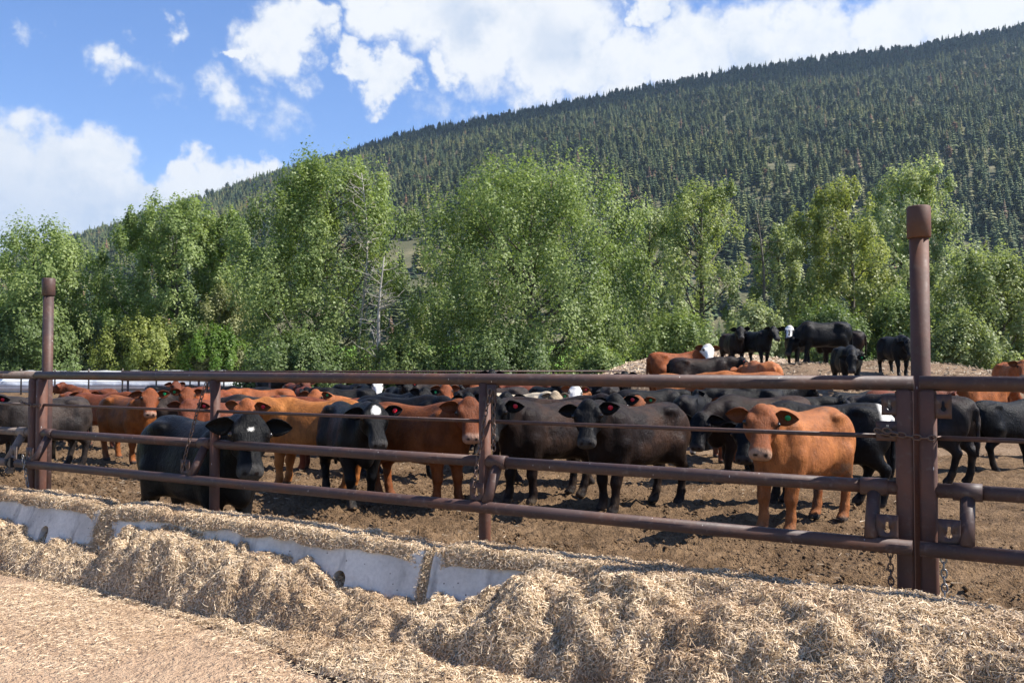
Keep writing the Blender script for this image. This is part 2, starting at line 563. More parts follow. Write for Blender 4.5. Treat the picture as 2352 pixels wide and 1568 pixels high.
# ---------------------------------------------------------------- foliage materials
def needle_material():
    m, nt, b = new_mat('needles')
    oi = nt.nodes.new('ShaderNodeObjectInfo')
    c = ramp(nt, oi.outputs['Random'], [(.0, (.042, .066, .036)), (.3, (.062, .088, .042)), (.55, (.095, .117, .048)), (.80, (.125, .138, .060)), (.93, (.15, .148, .078)), (.978, (.15, .15, .08)), (.982, (.17, .10, .07)), (1.0, (.19, .12, .09))])
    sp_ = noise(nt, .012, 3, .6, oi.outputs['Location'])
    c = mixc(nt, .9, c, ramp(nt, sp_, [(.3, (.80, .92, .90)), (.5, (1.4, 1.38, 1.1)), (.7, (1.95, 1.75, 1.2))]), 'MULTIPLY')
    n = noise(nt, 1.3, 3, .6, objco(nt))
    c = mixc(nt, .6, c, ramp(nt, n, [(.3, (.55, .55, .55)), (.7, (1.1, 1.1, 1.1))]), 'MULTIPLY')
    nt.links.new(c, b.inputs['Base Color'])
    b.inputs['Roughness'].default_value = .75; b.inputs['Specular IOR Level'].default_value = .2
    return m
M_NEEDLE = needle_material()

def bark_material(name, a, b_, sc=6):
    m, nt, b = new_mat(name)
    co = objco(nt)
    mp = nt.nodes.new('ShaderNodeMapping'); mp.inputs['Scale'].default_value = (1, 1, .25); nt.links.new(co, mp.inputs[0])
    n = noise(nt, sc, 5, .65, mp.outputs[0])
    nt.links.new(ramp(nt, n, [(.35, a), (.65, b_)]), b.inputs['Base Color'])
    b.inputs['Roughness'].default_value = .9
    bump(nt, b, n, .6, .03)
    return m
M_BARK = bark_material('grey_bark', (.055, .045, .036), (.16, .14, .115))
M_BARKPALE = bark_material('pale_bark', (.22, .20, .175), (.44, .41, .36))
M_BARKFIR = bark_material('fir_bark', (.05, .036, .028), (.11, .08, .06))

def leaf_material(name, transl=.45, rough=.5):
    m, nt, b = new_mat(name)
    c = attr_col(nt)
    nt.links.new(c, b.inputs['Base Color'])
    b.inputs['Roughness'].default_value = rough
    b.inputs['Specular IOR Level'].default_value = .35
    tr = nt.nodes.new('ShaderNodeBsdfTranslucent')
    nt.links.new(mixc(nt, 1.0, c, (1.12, 1.15, .72), 'MULTIPLY'), tr.inputs['Color'])
    mx = nt.nodes.new('ShaderNodeMixShader'); mx.inputs[0].default_value = transl
    out = nt.nodes['Material Output']
    nt.links.new(b.outputs[0], mx.inputs[1]); nt.links.new(tr.outputs[0], mx.inputs[2])
    nt.links.new(mx.outputs[0], out.inputs['Surface'])
    return m
M_LEAF = leaf_material('leaves')

# ---------------------------------------------------------------- conifers of the hill
def conifer_mesh(seed, H, R, tiers, kind):
    r = np.random.default_rng(seed)
    mb = MB()
    nv0 = 0
    mb.tube([(0, 0, -1.0), (0, 0, H * .5), (0, 0, H)], [R * .085, R * .055, .02], 5, cap=False)
    ntr = sum(len(f) for f in mb.f4)
    V, F = [], []
    for i in range(tiers):
        t = (i + .3) / tiers
        z0 = H * (.10 + .90 * t) if kind != 2 else H * (.28 + .72 * t)
        rad = R * ((1 - t) ** .85 * .95 + .06) * r.uniform(.8, 1.12)
        if kind == 2: rad = R * (math.sin(math.pi * min(1, .25 + .8 * t)) ** .7) * r.uniform(.75, 1.05) + .1
        nb = 12 if kind != 2 else 11
        a0 = r.uniform(0, 6.28)
        for k in range(nb):
            a = a0 + k * 6.283 / nb + r.uniform(-.25, .25)
            rr = rad * r.uniform(.62, 1.18)
            dz = -rr * r.uniform(.12, .42) if kind != 2 else rr * r.uniform(-.15, .3)
            hw = rr * r.uniform(.30, .46)
            ca, sa = math.cos(a), math.sin(a)
            zt = z0 + H * .055
            b0 = len(V)
            V += [(0, 0, zt), (ca * rr * .55 - sa * hw, sa * rr * .55 + ca * hw, z0 + dz * .55 - rr * .06), (ca * rr, sa * rr, z0 + dz),
                  (ca * rr * .55 + sa * hw, sa * rr * .55 - ca * hw, z0 + dz * .55 - rr * .06), (ca * rr * .62, sa * rr * .62, z0 + dz * .45 + rr * .10)]
            F += [(b0, b0 + 1, b0 + 4), (b0 + 1, b0 + 2, b0 + 4), (b0, b0 + 4, b0 + 3), (b0 + 4, b0 + 2, b0 + 3)]
    mb.add(V, F)
    me = mb.mesh('conifer')
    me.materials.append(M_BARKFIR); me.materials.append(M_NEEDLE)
    mi = np.ones(len(me.polygons), dtype=np.int32); mi[:ntr] = 0
    me.polygons.foreach_set('material_index', mi)
    return me
CONIFERS = [conifer_mesh(11, 14.0, 3.5, 11, 0), conifer_mesh(12, 12.5, 3.6, 10, 0), conifer_mesh(13, 15.5, 3.2, 12, 1), conifer_mesh(14, 11.5, 3.7, 9, 2), conifer_mesh(15, 10.5, 3.4, 9, 0), conifer_mesh(16, 13.0, 3.8, 9, 2)]

def build_forest():
    r = np.random.default_rng(21)
    N0 = 43000
    yy = np.sqrt(r.uniform(352.0 ** 2, 1512.0 ** 2, N0)); uu = r.uniform(-.78, .78, N0)
    P = np.stack([uu * yy, yy], 1)
    n = fbm(np.stack([P[:, 0] * .012, P[:, 1] * .010, 0 * P[:, 0]], 1), 3)
    n2 = fbm(np.stack([P[:, 0] * .05, P[:, 1] * .03, 5 + 0 * P[:, 0]], 1), 2)
    tt = (P[:, 1] - H0) / (HR - H0)
    # open grassy patches on the lower slope
    n3 = fbm(np.stack([P[:, 0] * .09, P[:, 1] * .05, 9 + 0 * P[:, 0]], 1), 2)
    keep = (n + .35 * n2) < (.17 + .30 * smooth01(tt / .6))
    keep &= (n3 < .22) | (r.uniform(0, 1, len(P)) < .55)
    keep &= r.uniform(0, 1, len(P)) < .93
    P = P[keep]
    z = hill_h(P[:, 0], P[:, 1]) - .4
    k = r.integers(0, 6, len(P))
    k = np.where((k == 2) & (r.uniform(0, 1, len(P)) < .5), 0, k)
    sc = (1.12 - .14 * np.clip(tt[keep], 0, 1)) * r.uniform(.48, 1.22, len(P)) * np.where(r.uniform(0, 1, len(P)) < .06, 1.25, 1.0)
    rot = r.uniform(0, 6.28, len(P))
    u = P[:, 0] / P[:, 1]
    inview = np.abs(u) < .60
    # picture height of the foot, compared with the broadleaf tree line in front
    xs = CX + FPX * u; ypix = 840 - FPX * (z + 6 - CAMZ) / P[:, 1]
    line = np.interp(xs, [0, 110, 215, 235, 262, 395, 560, 590, 640, 720, 850, 945, 955, 1040, 1130, 1280, 1450, 1500, 1600, 1720, 1760, 1830, 1930, 2000, 2110, 2210, 2280, 2352],
                     [540, 520, 640, 700, 540, 450, 490, 560, 440, 372, 372, 560, 640, 470, 400, 390, 480, 470, 412, 490, 520, 500, 428, 440, 385, 560, 590, 560])
    cand = np.where(inview & (ypix < line - 4))[0]
    cand = cand[np.argsort(P[cand, 1] / sc[cand])][:300]
    for i in cand:
        o = bpy.data.objects.new('conifer', CONIFERS[k[i]])
        o.location = (P[i, 0], P[i, 1], z[i]); o.rotation_euler = (0, 0, rot[i]); o.scale = (sc[i], sc[i], sc[i] * 1.0)
        link(o)
        tag(o, 'dark green conifer among many on the lower slope of the wooded hill', 'conifer', 'conifers on the hillside')
    rest = np.ones(len(P), bool); rest[cand] = False
    Pv = np.concatenate([P[rest], z[rest][:, None]], 1)
    me = bpy.data.meshes.new('conifer_forest')
    me.vertices.add(len(Pv)); me.vertices.foreach_set('co', Pv.astype(np.float32).ravel())
    for nm, ty, arr in (('pick', 'INT', k[rest]), ('size', 'FLOAT', sc[rest]), ('spin', 'FLOAT', rot[rest])):
        at = me.attributes.new(nm, ty, 'POINT'); at.data.foreach_set('value', arr.astype(np.int32 if ty == 'INT' else np.float32))
    o = obj('conifer_forest', me)
    tag(o, 'dense conifer forest covering the far hillside up to the ridge', 'forest', None, 'stuff')
    srcs = bpy.data.collections.new('conifer_kinds')
    for i, c in enumerate(CONIFERS):
        srcs.objects.link(bpy.data.objects.new('conifer_kind_%d' % i, c))
    ng = bpy.data.node_groups.new('scatter_conifers', 'GeometryNodeTree')
    ng.interface.new_socket('Geometry', in_out='INPUT', socket_type='NodeSocketGeometry')
    ng.interface.new_socket('Geometry', in_out='OUTPUT', socket_type='NodeSocketGeometry')
    N, Lk = ng.nodes, ng.links
    gi, go = N.new('NodeGroupInput'), N.new('NodeGroupOutput')
    ci = N.new('GeometryNodeCollectionInfo'); ci.inputs['Collection'].default_value = srcs
    ci.inputs['Separate Children'].default_value = True; ci.inputs['Reset Children'].default_value = True
    ip = N.new('GeometryNodeInstanceOnPoints'); ip.inputs['Pick Instance'].default_value = True
    def na(nm, ty):
        a = N.new('GeometryNodeInputNamedAttribute'); a.data_type = ty; a.inputs['Name'].default_value = nm
        return a.outputs['Attribute']
    cx = N.new('ShaderNodeCombineXYZ'); Lk.new(na('spin', 'FLOAT'), cx.inputs[2])
    Lk.new(gi.outputs[0], ip.inputs['Points']); Lk.new(ci.outputs[0], ip.inputs['Instance'])
    Lk.new(na('pick', 'INT'), ip.inputs['Instance Index']); Lk.new(cx.outputs[0], ip.inputs['Rotation']); Lk.new(na('size', 'FLOAT'), ip.inputs['Scale'])
    Lk.new(ip.outputs[0], go.inputs[0])
    md = o.modifiers.new('scatter', 'NODES'); md.node_group = ng
build_forest()

# ---------------------------------------------------------------- broadleaf trees
def leaf_quads(C, N, size, r, outward=None, ow=.6):
    """C (n,3) centres -> folded rhombus leaf sprays"""
    n = len(C)
    nrm = r.normal(size=(n, 3)) * .75
    if outward is not None: nrm += outward * 1.7
    nrm[:, 2] = np.abs(nrm[:, 2])
    nrm /= np.linalg.norm(nrm, axis=1)[:, None]
    a = r.normal(size=(n, 3)); a[:, 2] -= .5
    a -= nrm * (a * nrm).sum(1)[:, None]; a /= np.linalg.norm(a, axis=1)[:, None]
    b = np.cross(nrm, a)
    s = (size * r.uniform(.55, 1.25, n))[:, None]
    V = np.stack([C - a * s * .75, C + b * s * .55 + a * s * .25 + nrm * s * .12, C - b * s * .55 + a * s * .35], 1)
    return V.reshape(-1, 3)

def broadleaf(name, label, x, Y, top, left, right, base=852, nleaf=20000, seed=0, col=((.045, .10, .022), (.10, .19, .045)), size=.122, prof='tree', group='broadleaf trees behind the pen',
              cat='tree', bare=None, nclus=None, bark=None, trunk_r=.2, flat=1.0, crown_lo=.06, depth=.85):
    """x, top, left, right: where the crown stands in the picture at distance Y; crown built in metres round a trunk"""
    r = np.random.default_rng(seed)
    size = size * max(1.0, Y / 47)
    d = pixdir(x, base); X0 = d[0] / d[1] * Y
    mpp = Y / FPX
    H = (840 - top) * mpp + CAMZ
    rl, rr = (x - left) * mpp, (right - x) * mpp
    Rm = .5 * (rl + rr)
    nclus = nclus or max(70, int(nleaf / 170))
    # cluster centres fill an uneven envelope, denser towards its skin
    cl = []
    ph = r.uniform(0, 6.28, 5); lob = [(r.uniform(0, 6.28), r.uniform(.25, .95), r.uniform(.12, .3)) for _ in range(9)]
    while len(cl) < nclus:
        h = r.uniform(crown_lo, 1.0); a = r.uniform(0, 6.283); q = r.uniform(0, 1) ** .42
        if prof == 'tree':
            w = math.sqrt(max(0.0, 1 - max(0, (h - .42) / .60) ** 2.3)) * (.62 + .38 * min(1, h / .42)) + .02
        elif prof == 'plume':
            w = (1 - h) ** .55 * (.35 + .65 * min(1, h / .25)) + .06
        else:
            w = math.sqrt(max(0, 1 - max(0, (h - .18) / .82) ** 2.2)) * (.75 + .25 * min(1, h / .2))
        w *= 1 + .16 * math.sin(3 * a + ph[0] + 5 * h) + .12 * math.sin(5 * a + ph[1] - 9 * h)
        for la, lh, ls in lob:
            da = (a - la + math.pi) % 6.283 - math.pi
            w *= 1 - ls * math.exp(-(da / .45) ** 2 - ((h - lh) / .10) ** 2)
        ca, sa = math.cos(a), math.sin(a)
        R = (rr if ca > 0 else rl) * abs(ca) + Rm * depth * abs(sa)
        cl.append((X0 + ca * R * w * q, Y + sa * R * w * q, h * H * (1 - .09 * q * r.uniform(0, 1)), q, h))
    cl = np.array(cl)
    wts = (.4 + cl[:, 3]) * r.uniform(.5, 1.5, len(cl))
    cnt = np.maximum(12, (nleaf * wts / wts.sum()).astype(int))
    Cc, Ow, tone = [], [], []
    csz = Rm * .135 + .28
    for (cx, cy, cz, q, h), c in zip(cl, cnt):
        e = r.normal(size=(c, 3)); e /= np.linalg.norm(e, axis=1)[:, None]
        e *= (r.uniform(0, 1, c) ** .45)[:, None]
        sp = e * np.array([csz * .85, csz * .85, csz * 1.15 * flat]) * r.uniform(.55, 1.25)
        sp[:, :2] *= (1 - .45 * np.clip(e[:, 2:3], 0, 1))
        # twigs lean up and outwards
        up = np.clip(e[:, 2], 0, 1)
        sp[:, 2] += .55 * csz * up ** 2
        Cc.append(np.array([cx, cy, cz]) + sp); od = np.array([cx - X0, cy - Y, (h - .45) * H * .8]); od = od / (np.linalg.norm(od) + 1e-6)
        Ow.append(e * .75 + od * .55 + np.array([0, 0, .2])); tone.append(np.full(c, r.uniform(0, 1)))
    Cc = np.concatenate(Cc); Ow = np.concatenate(Ow); tone = np.concatenate(tone)
    ok = Cc[:, 2] > .1
    Cc, Ow, tone = Cc[ok], Ow[ok], tone[ok]
    if bare is not None:
        bx, by0, by1, bw, pr = bare
        wx = (bx - CX) / FPX * Y; zz0 = CAMZ + (840 - by1) * mpp; zz1 = CAMZ + (840 - by0) * mpp
        inb = (np.abs(Cc[:, 0] - wx) < bw * mpp) & (Cc[:, 2] > zz0) & (Cc[:, 2] < zz1) & (Cc[:, 1] < Y + Rm * .2)
        ok = ~(inb & (r.uniform(0, 1, len(Cc)) < pr))
        Cc, Ow, tone = Cc[ok], Ow[ok], tone[ok]
    V = leaf_quads(Cc, len(Cc), size, r, Ow)
    c0, c1 = np.array(col[0]), np.array(col[1])
    f = np.clip(.75 * tone + .25 * r.uniform(0, 1, len(Cc)), 0, 1)[:, None]
    cc = (c0 + (c1 - c0) * f) * r.uniform(.86, 1.14, (len(Cc), 1))
    cc = cc * np.array([1.06, 1.0, .80])
    org = np.array([X0, Y, 0])
    F = np.arange(len(V)).reshape(-1, 3)
    root = empty(name, (X0, Y, 0))
    obj('crown', mesh_np('crown', V - org, F, False, {'Col': ('POINT', np.repeat(cc, 3, 0))}), M_LEAF, root)
    # trunk with limbs
    mb = MB()
    hb = H * (.93 if prof != 'bush' else .6)
    bend = r.normal(size=2) * .25
    tz = np.linspace(-.3, hb, 9)
    tp = np.stack([bend[0] * np.sin(tz / H * 3) , bend[1] * np.sin(tz / H * 2.4), tz], 1)
    mb.tube(tp, trunk_r * (1 - .9 * np.clip(tz / hb, 0, 1)) + .015, 8)
    nb = min(len(cl), 46 if prof != 'bush' else 18)
    for i in r.choice(len(cl), nb, replace=False):
        e = cl[i, :3] - org
        hz = max(.12 * H, e[2] - np.hypot(e[0], e[1]) * r.uniform(.6, 1.1))
        hz = min(hz, hb * .95)
        st = np.array([np.interp(hz, tz, tp[:, 0]), np.interp(hz, tz, tp[:, 1]), hz])
        t = np.linspace(0, 1, 6)[:, None]
        m_ = (st + e) / 2 + np.array([0, 0, -.12 * np.linalg.norm(e - st)])
        p = st * (1 - t) ** 2 + 2 * m_ * t * (1 - t) + e * t ** 2 + r.normal(size=(6, 3)) * .05 * np.linalg.norm(e - st) * (t * (1 - t) * 2)
        r0 = trunk_r * .42 * (1 - .75 * hz / hb) + .015
        mb.tube(p, np.linspace(r0, .012, 6), 5, cap=False)
    obj('trunk', mb.mesh('trunk', True), bark or M_BARK, root)
    tag(root, label, cat, group)
    return root

def dead_tree(label, x, Y, top, base, seed, r0=.14, name='dead_tree', bark=None, nb=26, spread=1.0):
    r = np.random.default_rng(seed)
    d = pixdir(x, base); X0 = d[0] / d[1] * Y
    H = (840 - top) * Y / FPX + CAMZ
    root = empty(name, (X0, Y, 0))
    tz = np.linspace(-.3, H, 12)
    tp = np.stack([.25 * np.sin(tz * .5 + seed), .1 * np.cos(tz * .4), tz], 1)
    mb = MB(); mb.tube(tp, r0 * (1 - .88 * np.clip(tz / H, 0, 1)) + .01, 8)
    obj('trunk', mb.mesh('trunk', True), bark or M_BARKPALE, root)
    mb = MB()
    for i in range(nb):
        h = r.uniform(.22, .97) * H
        st = np.array([np.interp(h, tz, tp[:, 0]), np.interp(h, tz, tp[:, 1]), h])
        a = r.uniform(0, 6.28); L = r.uniform(.5, 1.7) * (1.15 - h / H) * spread + .3
        e = st + np.array([math.cos(a) * L, math.sin(a) * L, L * r.uniform(.1, .9)])
        t = np.linspace(0, 1, 5)[:, None]
        p = st + (e - st) * t + r.normal(size=(5, 3)) * .06 * t
        mb.tube(p, np.linspace(.03, .008, 5), 4, cap=False)
        for _ in range(3):
            k = r.integers(1, 5); e2 = p[k] + r.normal(size=3) * .35 * np.array([1, 1, .6]) + np.array([0, 0, .15])
            mb.tube([p[k], (p[k] + e2) / 2 + r.normal(size=3) * .04, e2], [.014, .01, .006], 4, cap=False)
    obj('branches', mb.mesh('branches', False), bark or M_BARKPALE, root)
    tag(root, label, 'tree', 'bare dead trees among the broadleaf trees')
    return root

G_MID = ((.105, .165, .058), (.28, .36, .155)); G_DARK = ((.070, .120, .045), (.18, .25, .105)); G_LIGHT = ((.145, .20, .085), (.33, .39, .19))
G_YEL = ((.165, .215, .06), (.32, .37, .13)); G_OLIVE = ((.17, .195, .105), (.30, .325, .18)); G_PALE = ((.19, .245, .15), (.40, .46, .30))
broadleaf('broadleaf_tree', 'leafy green tree at the left edge, behind the shorter capped pipe post', 85, 58.5, 522, -115, 212, nleaf=48903, seed=1, col=G_MID)
broadleaf('broadleaf_tree', 'tall leafy tree just right of the left edge tree, above the yellow green bush', 392, 60, 450, 265, 511, nleaf=44246, seed=2, col=G_MID)
broadleaf('broadleaf_tree', 'smaller rounded leafy tree joined to the right side of its taller left neighbour', 520, 61.5, 490, 436, 606, nleaf=27944, seed=3, col=G_MID)
broadleaf('broadleaf_tree', 'very tall leafy tree left of the middle with pale bare limbs on its right', 745, 46, 366, 590, 934, nleaf=72191, seed=4, col=G_MID, bare=(850, 430, 740, 75, .62))
broadleaf('broadleaf_tree', 'broadest leafy tree standing in the middle of the tree row', 1225, 47, 386, 980, 1462, nleaf=88492, seed=5, col=G_MID, trunk_r=.26)
broadleaf('broadleaf_tree', 'pale green tree peeking out behind the right side of the broadest tree', 1495, 60, 472, 1421, 1583, nleaf=20958, seed=6, col=G_PALE)
broadleaf('broadleaf_tree', 'leafy tree with two leaning trunks, left of the mound cattle', 1615, 48, 410, 1503, 1731, nleaf=20000, seed=7, col=G_LIGHT)
broadleaf('broadleaf_tree', 'bright yellowish green tree rising straight above the mound cattle', 1930, 47, 426, 1832, 2032, nleaf=37260, seed=8, col=((.16, .205, .07), (.33, .37, .15)), prof='tree')
broadleaf('broadleaf_tree', 'pale silvery topped tree behind the taller capped pipe post', 2095, 54, 384, 1974, 2213, nleaf=44246, seed=9, col=G_PALE)
broadleaf('broadleaf_tree', 'low spreading green tree at the right edge behind the mound', 2290, 42, 585, 2174, 2430, nleaf=39588, seed=10, col=G_LIGHT)
broadleaf('broadleaf_tree', 'short silvery tree between the bare grey snag and the yellowish tree', 1790, 52, 520, 1725, 1855, nleaf=20958, seed=11, col=G_PALE)
broadleaf('bush', 'rounded yellow green bush near the left pipe post', 330, 57.5, 732, 235, 432, nleaf=30273, seed=12, col=G_YEL, prof='bush', size=.105, cat='bush', group='bushes under the trees', trunk_r=.06)
broadleaf('bush', 'pale grey green bush left of the rounded yellow bush', 232, 58.5, 751, 185, 300, nleaf=16301, seed=13, col=G_PALE, prof='bush', size=.105, cat='bush', group='bushes under the trees', trunk_r=.06)
broadleaf('bush', 'tall olive coloured bush below the smaller rounded tree', 510, 58.5, 661, 448, 590, nleaf=20958, seed=14, col=G_OLIVE, prof='bush', size=.105, cat='bush', group='bushes under the trees', trunk_r=.07)
broadleaf('bush', 'low fresh green bush right of the yellow green bush', 495, 57, 762, 425, 575, nleaf=18630, seed=15, col=((.08, .165, .03), (.16, .26, .06)), prof='bush', size=.105, cat='bush', group='bushes under the trees', trunk_r=.05)
broadleaf('bush', 'dark green bush under the very tall tree left of the white snag', 680, 42, 785, 570, 800, nleaf=30273, seed=16, col=G_DARK, prof='bush', size=.11, cat='bush', group='bushes under the trees', trunk_r=.06)
broadleaf('bush', 'green bush just right of the white snag', 930, 43, 785, 860, 1010, nleaf=20958, seed=17, col=G_MID, prof='bush', size=.11, cat='bush', group='bushes under the trees', trunk_r=.06)
broadleaf('bush', 'dark leafy undergrowth bush below the broadest tree', 1130, 42, 780, 990, 1270, nleaf=32602, seed=18, col=G_DARK, prof='bush', size=.11, cat='bush', group='bushes under the trees', trunk_r=.06)
broadleaf('bush', 'green bush at the foot of the pale wood chip heap', 1380, 41, 820, 1270, 1430, nleaf=20958, seed=19, col=G_MID, prof='bush', size=.11, cat='bush', group='bushes under the trees', trunk_r=.06)
broadleaf('bush', 'glossy green bush behind the white faced red cow on the mound', 1560, 44, 742, 1440, 1680, nleaf=27944, seed=20, col=G_MID, prof='bush', size=.11, cat='bush', group='bushes under the trees', trunk_r=.06)
broadleaf('bush', 'silvery green bush behind the two dark cows facing out on the mound', 1735, 43, 712, 1665, 1810, nleaf=20958, seed=21, col=G_PALE, prof='bush', size=.11, cat='bush', group='bushes under the trees', trunk_r=.06)
broadleaf('bush', 'dark green bush behind the grazing black cow on the mound', 1900, 43, 712, 1790, 2030, nleaf=30273, seed=22, col=G_DARK, prof='bush', size=.11, cat='bush', group='bushes under the trees', trunk_r=.06)
broadleaf('bush', 'green bush directly behind the taller capped pipe post', 2080, 44, 672, 1990, 2180, nleaf=27944, seed=23, col=G_MID, prof='bush', size=.11, cat='bush', group='bushes under the trees', trunk_r=.06)
broadleaf('bush', 'green bush right of the taller capped pipe post', 2200, 39, 737, 2110, 2300, nleaf=25616, seed=24, col=G_LIGHT, prof='bush', size=.11, cat='bush', group='bushes under the trees', trunk_r=.06)
broadleaf('bush', 'dark green bush in the lower corner of the left edge tree', 60, 56.5, 696, -60, 190, nleaf=30273, seed=25, col=G_DARK, prof='bush', size=.11, cat='bush', group='bushes under the trees', trunk_r=.06)
dead_tree('white barked bare trunk standing in front of the very tall tree', 880, 42.5, 590, 850, 3, .13)
dead_tree('thin bare limbed tree tangled in the crown of the very tall tree', 832, 44.5, 395, 850, 4, .09, nb=44, spread=1.5)
dead_tree('grey bare snag between the two leaning trunks tree and the yellowish tree', 1745, 46, 490, 850, 5, .14, bark=M_BARK)
MAT = {}; MESH = {}
def coat_material(name, rough, spec, fl, eyed):
    m, nt, b = new_mat(name)
    co = objco(nt)
    mp = nt.nodes.new('ShaderNodeMapping'); mp.inputs['Scale'].default_value = (1.0, 1.8, .38); mp.inputs['Rotation'].default_value = (.0, .35, 0)
    nt.links.new(co, mp.inputs['Vector'])
    h1 = noise(nt, 120, 2, .6, mp.outputs[0], 1.2)
    hm = noise(nt, 30, 3, .6, mp.outputs[0], 1.0)
    h2 = noise(nt, 7, 3, .55, co, .5)
    c = attr_col(nt)
    g = math_n(nt, 'ADD', math_n(nt, 'MULTIPLY', math_n(nt, 'ADD', h1, math_n(nt, 'MULTIPLY', hm, .9)), .95), .12)
    c2 = mixc(nt, 1.0, c, g, 'MULTIPLY')
    # face: eye rims, nostrils, mouth line drawn from head coordinates
    sx = nt.nodes.new('ShaderNodeSeparateXYZ'); nt.links.new(attr_col(nt, 'HL'), sx.inputs[0])
    cb = nt.nodes.new('ShaderNodeCombineXYZ')
    nt.links.new(sx.outputs[0], cb.inputs[0]); nt.links.new(math_n(nt, 'ABSOLUTE', sx.outputs[1]), cb.inputs[1]); nt.links.new(sx.outputs[2], cb.inputs[2])
    def near(pt, sc, r0, r1):
        v = nt.nodes.new('ShaderNodeVectorMath'); v.operation = 'SUBTRACT'; nt.links.new(cb.outputs[0], v.inputs[0]); v.inputs[1].default_value = pt
        v2 = nt.nodes.new('ShaderNodeVectorMath'); v2.operation = 'MULTIPLY'; nt.links.new(v.outputs[0], v2.inputs[0]); v2.inputs[1].default_value = sc
        v3 = nt.nodes.new('ShaderNodeVectorMath'); v3.operation = 'LENGTH'; nt.links.new(v2.outputs[0], v3.inputs[0])
        mr = nt.nodes.new('ShaderNodeMapRange'); mr.interpolation_type = 'SMOOTHSTEP'
        mr.inputs['From Min'].default_value = r1; mr.inputs['From Max'].default_value = r0
        nt.links.new(v3.outputs['Value'], mr.inputs['Value'])
        return mr.outputs[0]
    c2 = mixc(nt, math_n(nt, 'MULTIPLY', near((.118, .135, .044), (.8, .6, 1.2), .022, .046), eyed), c2, (.012, .008, .006))
    c2 = mixc(nt, near((.446, .047, .010), (1, .8, 1.3), .013, .024), c2, (.01, .006, .005))
    c2 = mixc(nt, math_n(nt, 'MULTIPLY', near((.40, .02, -.064), (.5, .3, 5.0), .022, .040), .75), c2, (.012, .008, .007))
    nt.links.new(c2, b.inputs['Base Color'])
    r = math_n(nt, 'ADD', math_n(nt, 'MULTIPLY', hm, .5), rough - .25)
    nt.links.new(r, b.inputs['Roughness'])
    b.inputs['Specular IOR Level'].default_value = spec
    hh = math_n(nt, 'ADD', math_n(nt, 'ADD', math_n(nt, 'MULTIPLY', h1, .5), hm), math_n(nt, 'MULTIPLY', h2, 1.2))
    bump(nt, b, hh, fl, .016)
    return m
MAT['coat_dark'] = coat_material('dark_coat', .40, .09, .6, .9)
MAT['coat_red'] = coat_material('red_coat', .50, .12, .6, .9)
def simple_mat(name, col, rough=.5, spec=.5, metal=0.0):
    m, nt, b = new_mat(name)
    b.inputs['Base Color'].default_value = (*col, 1); b.inputs['Roughness'].default_value = rough
    b.inputs['Specular IOR Level'].default_value = spec; b.inputs['Metallic'].default_value = metal
    return m
MAT['eye'] = simple_mat('eye', (.012, .008, .006), .12)
def _eye():
    mb = MB()
    n, m = 8, 5
    th = np.linspace(0, np.pi, m + 2)[1:-1]; ph = np.linspace(0, 2 * np.pi, n, endpoint=False)
    V = np.array([[np.sin(t) * np.cos(p), np.sin(t) * np.sin(p), np.cos(t)] for t in th for p in ph] + [[0, 0, 1], [0, 0, -1]]) * .025
    F4 = [[i * n + k, i * n + (k + 1) % n, (i + 1) * n + (k + 1) % n, (i + 1) * n + k] for i in range(m - 1) for k in range(n)]
    F3 = [[n * m, (k + 1) % n, k] for k in range(n)] + [[n * m + 1, (m - 1) * n + k, (m - 1) * n + (k + 1) % n] for k in range(n)]
    mb.addmix(V, [f[::-1] for f in F4], [f[::-1] for f in F3])
    return mb.mesh('eye', True)
MESH['eye'] = _eye(); MESH['eye'].materials.append(MAT['eye'])
for _n, _c in (('green', (.0, .26, .075)), ('red', (.55, .012, .03)), ('yellow', (.75, .55, .03))):
    MAT['tag_' + _n] = simple_mat('tag_' + _n, _c, .35)
    _mb = MB(); _mb.tube([(0, -.004, -.004), (0, -.004, .004)], .027, 12); _mb.tube([(0, .012, .003), (0, .012, .009)], .008, 8)
    MESH['tag_' + _n] = _mb.mesh('ear_tag', False); MESH['tag_' + _n].materials.append(MAT['tag_' + _n])
